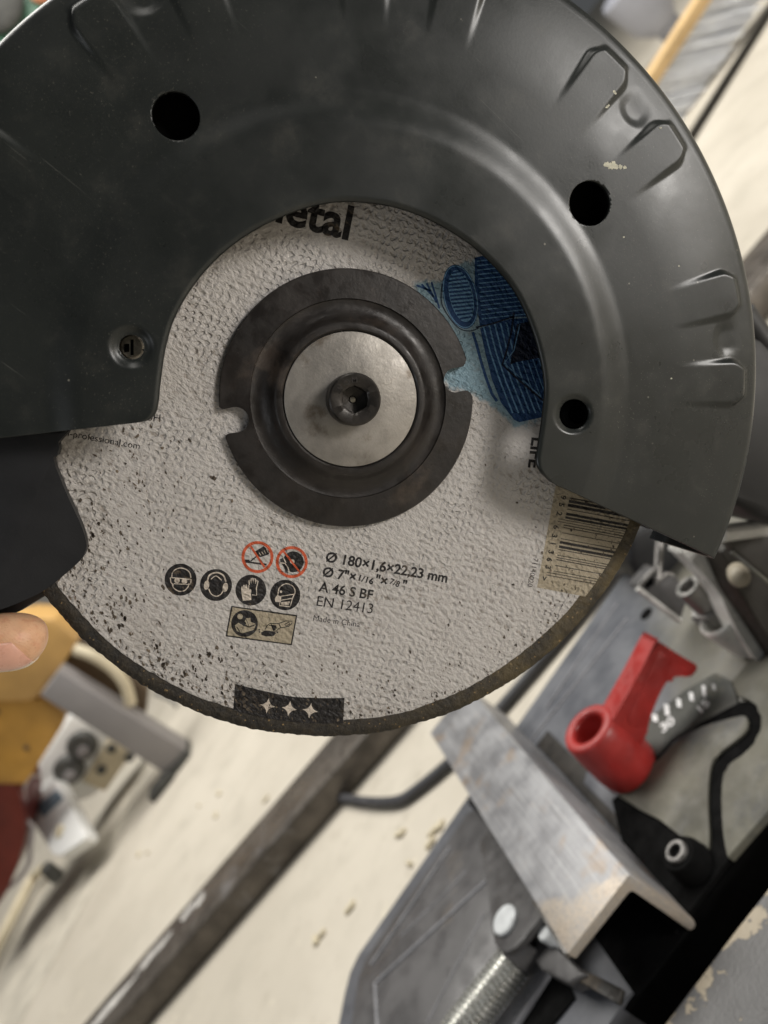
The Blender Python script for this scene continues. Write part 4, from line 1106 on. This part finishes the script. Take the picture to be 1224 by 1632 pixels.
cb = tube('power_cable', catmull([floor_pt(515, 1267, 6), floor_pt(540, 1271, 6), floor_pt(585, 1278, 6), floor_pt(632, 1277, 6), floor_pt(665, 1258, 6), floor_pt(720, 1212, 6), floor_pt(760, 1170, 6), floor_pt(803, 1123, 6), floor_pt(870, 1045, 6), floor_pt(950, 950, 6), floor_pt(1030, 850, 6)], 6), 5.5, 'cable', None, 12)
tag(cb, 'dark rubber power cable snaking over the floor behind the vise jaw', 'cable')

# bench with yellow board and grey leg
BY = 1420
bench = thing('wooden_bench', 'low bench with yellow varnished boards and a grey painted leg at the left edge', 'bench', V(60, 1150, BY))
def vp(name, pts, y, th, mat, par, bev=3, seg=2): return prism(name, [V(*p, y) for p in pts], (0, th, 0), mat, par, bev, seg)
vp('leg', ((93, 1069), (63, 1109), (262, 1234), (297, 1196)), BY, 60, 'legpaint', bench, 4)
vp('leg_foot', ((262, 1237), (270, 1248), (304, 1210), (297, 1196)), BY-6, 70, 'greyblack', bench, 3)
vp('seat_board', ((-60, 1120), (-60, 1000), (40, 985), (88, 985), (118, 1015), (122, 1026), (98, 1062), (62, 1110), (45, 1118)), BY+62, 120, 'yellow2', bench, 6)
vp('side_board', ((-60, 1118), (45, 1116), (64, 1112), (104, 1140), (98, 1160), (52, 1232), (40, 1250), (-60, 1250)), BY+72, 40, 'yellow', bench, 4)
vp('cross_rail', ((112, 1012), (140, 1040), (236, 1098), (232, 1140), (210, 1152), (93, 1070)), BY+90, 40, 'brownwood', bench, 4)
for x, y in ((-5, 1135), (42, 1192)): lathe('plug', [(5, -2), (6, 0), (4, 2)], V(x, y, BY+71), (0, -1, 0), 'brownwood', bench, 16)
hs = tube('cream_hose', catmull([V(120, 1035, BY+40), V(150, 1046, BY+30), V(180, 1066, BY+30), V(200, 1092, BY+30), V(208, 1122, BY+36)], 6), 12, 'cream', None, 16)
tag(hs, 'short curved cream hose hanging on the bench rail behind the disc', 'hose')
wr = tube('grey_wire', catmull([V(245, 1105, 1900), V(275, 1118, 1900), V(292, 1145, 1900), V(286, 1182, 1900), V(262, 1178, 1900)], 6), 5, 'greycable', None, 10)
tag(wr, 'thin grey wire looped beside the bench leg', 'wire')

def IP(px, py, p0, nrm):                          # point on a tilted plane
    d = ray(px, py); nrm = np.array(nrm, float); p0 = np.array(p0, float); return CAM+d*(((p0-CAM)@nrm)/(d@nrm))
# double socket box
sb = thing('socket_box', 'white double socket box with two grey plugs, behind the grey bench leg', 'socket box', V(120, 1290, 1700))
vp('housing', ((112, 1138), (182, 1174), (212, 1196), (206, 1212), (150, 1268), (112, 1284), (55, 1240), (52, 1226)), 1700, 90, 'whiteplastic', sb, 8, 3)
vp('front_panel', ((178, 1170), (214, 1196), (168, 1262), (130, 1246)), 1692, 8, 'cream', sb, 3, 2)
for x, y in ((133, 1186), (112, 1224)):
    lathe('plug', [(34, 0), (34, 18), (28, 26), (10, 27)], V(x, y, 1700), (0, -1, .15), 'greyblack', sb, 32)
    lathe('plug_cap', [(14, 20), (14, 32), (10, 34)], V(x+6, y+6, 1700), (0, -1, .15), 'legpaint', sb, 20)
for x, y in ((178, 1192), (162, 1226), (207, 1206)): lathe('button', [(11, 0), (11, 6), (8, 8)], V(x, y, 1692), (0, -1, 0), 'greyblack', sb, 20)
# white meter
mt = thing('meter', 'white hand meter with grey display and round dial, lying in front of the socket box', 'meter', V(95, 1345, 1560))
mn = np.array([-.10, -.36, .93]); mn = mn/np.linalg.norm(mn); mp0 = V(85, 1300, 1560)
def tp(name, pts, up_, th, mat, par, bev=2, seg=2): return prism(name, [IP(*p, mp0+mn*up_, mn) for p in pts], tuple(-mn*th), mat, par, bev, seg)
tp('case', ((33, 1278), (80, 1240), (90, 1243), (136, 1328), (134, 1338), (96, 1364), (84, 1362)), 0, 30, 'whiteplastic', mt, 3, 2)
tp('display', ((56, 1284), (90, 1258), (101, 1272), (69, 1302)), 2, 4, 'display', mt, .8, 2)
lathe('dial', [(13, 0), (13, 6), (9, 8)], IP(97, 1325, mp0, mn), tuple(mn), 'cream', mt, 24)
# red bucket
bk = prism('red_bucket', [V(*p, 1500) for p in catmull([(-60, 1240), (10, 1240), (30, 1262), (38, 1300), (38, 1340), (22, 1392), (-6, 1448), (-60, 1470)], 4)], (0, 160, 0), 'darkred', None, 12, 3)
tag(bk, 'dark red bucket cut off by the left edge below the yellow board', 'bucket')
for pts, lb, mt_, r in (([(20, 1300), (42, 1308), (52, 1320), (48, 1350), (46, 1375), (30, 1400), (0, 1425), (-30, 1445)], 'pale lilac cord running down from the white meter', 'lilac', 5),
                   ([(70, 1385), (52, 1400), (30, 1440), (10, 1480), (-20, 1540)], 'cream cord lying on the floor strip by the left edge', 'cream', 13),
                   ([(40, 1278), (38, 1258), (48, 1238), (66, 1236)], 'thin pinkish cord looped over the top of the meter', 'lilac', 4)):
    o = tube('cord', catmull([V(*p, 1530) if pts[0][0] != 70 else H(*p, FL+26) for p in pts], 6), r, mt_, None, 10)
    tag(o, lb, 'cord', 'cords by the left edge')
pg = lathe('dark_plug', [(14, 0), (16, 10), (14, 40), (8, 44)], V(94, 1400, 1500), (.2, -.1, .9), 'greyblack', None, 16)
tag(pg, 'small dark plug below the white meter', 'plug')
rg = box('dark_offcut', tuple(H(270, 1246, FL)+np.array([-45, -20, 0])), tuple(H(270, 1246, FL)+np.array([20, 30, 18])), 'greyblack', None, 3)
tag(rg, 'small dark block on the floor by the foot of the bench leg', 'offcut')

# broom
bw = thing('broom', 'broom with pale wooden head and blue-grey bristles standing on the floor, upper right', 'broom', H(1150, 100, FL))
by = 1500
ha, hb = V(1150, -40, by), V(1010, 178, by)
hd = hb-ha; hd = hd/np.linalg.norm(hd)
u2 = np.array([0, 0, 1.]); u2 = u2-hd*(u2@hd); u2 = u2/np.linalg.norm(u2)
prism('broom_head', [ha-hd*60-u2*12, ha-hd*60+u2*16, hb+hd*80+u2*16, hb+hd*80-u2*12], (0, 46, 0), 'broomwood', bw, 4, 3)
L0 = np.linalg.norm(hb-ha); rnd = random.Random(2)
sl_ = V(1195, 60, by)-V(1105, 80, by); sl_ = sl_/np.linalg.norm(sl_)
tuft = []
for k in range(34):
    s0 = ha+hd*(-50+(L0+110)*k/33)-u2*10+np.array([0, 23, 0])
    ln = 146+rnd.uniform(-6, 6)
    bm = bmesh.new()
    for j in range(16):
        a = np.array([rnd.uniform(-5, 5), rnd.uniform(-18, 18), 0]); sp = np.array([rnd.uniform(-9, 9), rnd.uniform(-24, 24), 0])
        add_tube(bm, [s0+a, s0+a+sl_*ln*.5+sp*.4, s0+a+sl_*(ln+rnd.uniform(-6, 6))+sp], 1.7, 5)
    from_bm('bristle_tuft', bm, 'bristle', bw)
sh = tube('broom_shade_rod', [H(1260, -40, FL+8), H(1224, 22, FL+8), H(1105, 212, FL+8), H(1060, 290, FL+8)], 9, 'brown', None, 8)  # dark rod put on the floor for the shade under the bristles
tag(sh, 'thin dark batten on the floor beside the broom bristles', 'shadow')
bt = thing('grey_bottle', 'grey-blue plastic bottle lying on the floor behind the broom', 'bottle', H(1040, 30, FL))
a_, b_ = V(985, -20, 2300), V(1062, 40, 2300); axb = b_-a_; lb_ = np.linalg.norm(axb)
lathe('body', [(70, 0), (78, 10), (78, lb_*.7), (50, lb_*.95)], a_, axb, 'bottle', bt, 32)
lathe('cap', [(40, lb_*.95), (40, lb_*1.15), (34, lb_*1.2)], a_, axb, 'bottle', bt, 24)
gc = thing('green_machine', 'green painted machine panel with a dark round cover in the upper left corner', 'machine', V(30, 30, 2400))
vp('panel', ((-120, -120), (260, -120), (260, 60), (60, 160), (-120, 260)), 2400, 60, 'greenpaint', gc, 6)
lathe('round_cover', [(95, 0), (95, 20), (80, 30)], V(-18, 0, 2400), (0, -1, 0), 'greyblack', gc, 32)
lathe('orange_cap', [(40, 0), (40, 14), (30, 20)], V(66, -16, 2400), (0, -1, 0), simple('orange_cap', (.45, .17, .08), .5), gc, 24)
# wood chips scattered on the floor
rnd = random.Random(21)
chip_labels = ['pale wood chip left of the steel tube, just below the disc edge', 'pale wood chip nearest to the upper part of the steel tube on its left', 'bright wood chip midway between the bench leg and the steel tube',
    'small wood chip touching the bright chip midway between bench leg and tube', 'pale wood chip on the edge of the floor strip below the meter', 'smaller wood chip on the floor strip, just under its neighbour below the meter',
    'wood chip on the open floor between the steel tube and the base plate, upper one', 'wood chip on the open floor between the steel tube and the base plate, lower one', 'wood chip left of the steel tube near the black star banner',
    'wood chip under the disc banner beside the upper steel tube', 'wood chip at the bottom edge right beside the white paint splash on the tube', 'wood chip between the power cable and the base plate corner',
    'wood chip beside the black base plate edge, closest to the vise jaw', 'wood chip farthest right of those between cable and base plate', 'wood chip touching the base plate edge below the power cable', 'wood chip left of the base plate edge, lowest of that cluster', 'single wood chip on the floor halfway along the base plate edge']
spots = [(318, 1285), (345, 1300), (236, 1360), (222, 1362), (116, 1420), (108, 1434), (505, 1500), (515, 1490), (350, 1265), (425, 1275), (232, 1600), (640, 1330), (690, 1330), (700, 1320), (688, 1345), (655, 1378), (560, 1448)]
wc = []
for k, (px, py) in enumerate(spots):
    c_ = H(px, py, FL); s_ = rnd.uniform(4, 9); a = rnd.uniform(0, 3.1)
    if k < 5:
        u = np.array([math.cos(a), math.sin(a), 0]); v = np.array([-u[1], u[0], 0])
        o = prism('wood_chip', [c_-u*s_-v*s_*.5, c_+u*s_*.9-v*s_*.35, c_+u*s_+v*s_*.3, c_-u*s_*.7+v*s_*.55], (0, 0, 4), 'woodchip', None, 1, 1)
        o.data.name = 'wood_chip'; me = o.data
        cen = W(c_); me.transform(Matrix.Translation(-cen)); o.location = cen; wc.append(o)
    else:
        o = wc[k % 5].copy(); COL.objects.link(o); o.location = W(c_); o.rotation_euler.z = a
    tag(o, chip_labels[k], 'wood chip', 'wood chips scattered on the floor')
for me in list(bpy.data.meshes):
    if me.users == 0: bpy.data.meshes.remove(me)
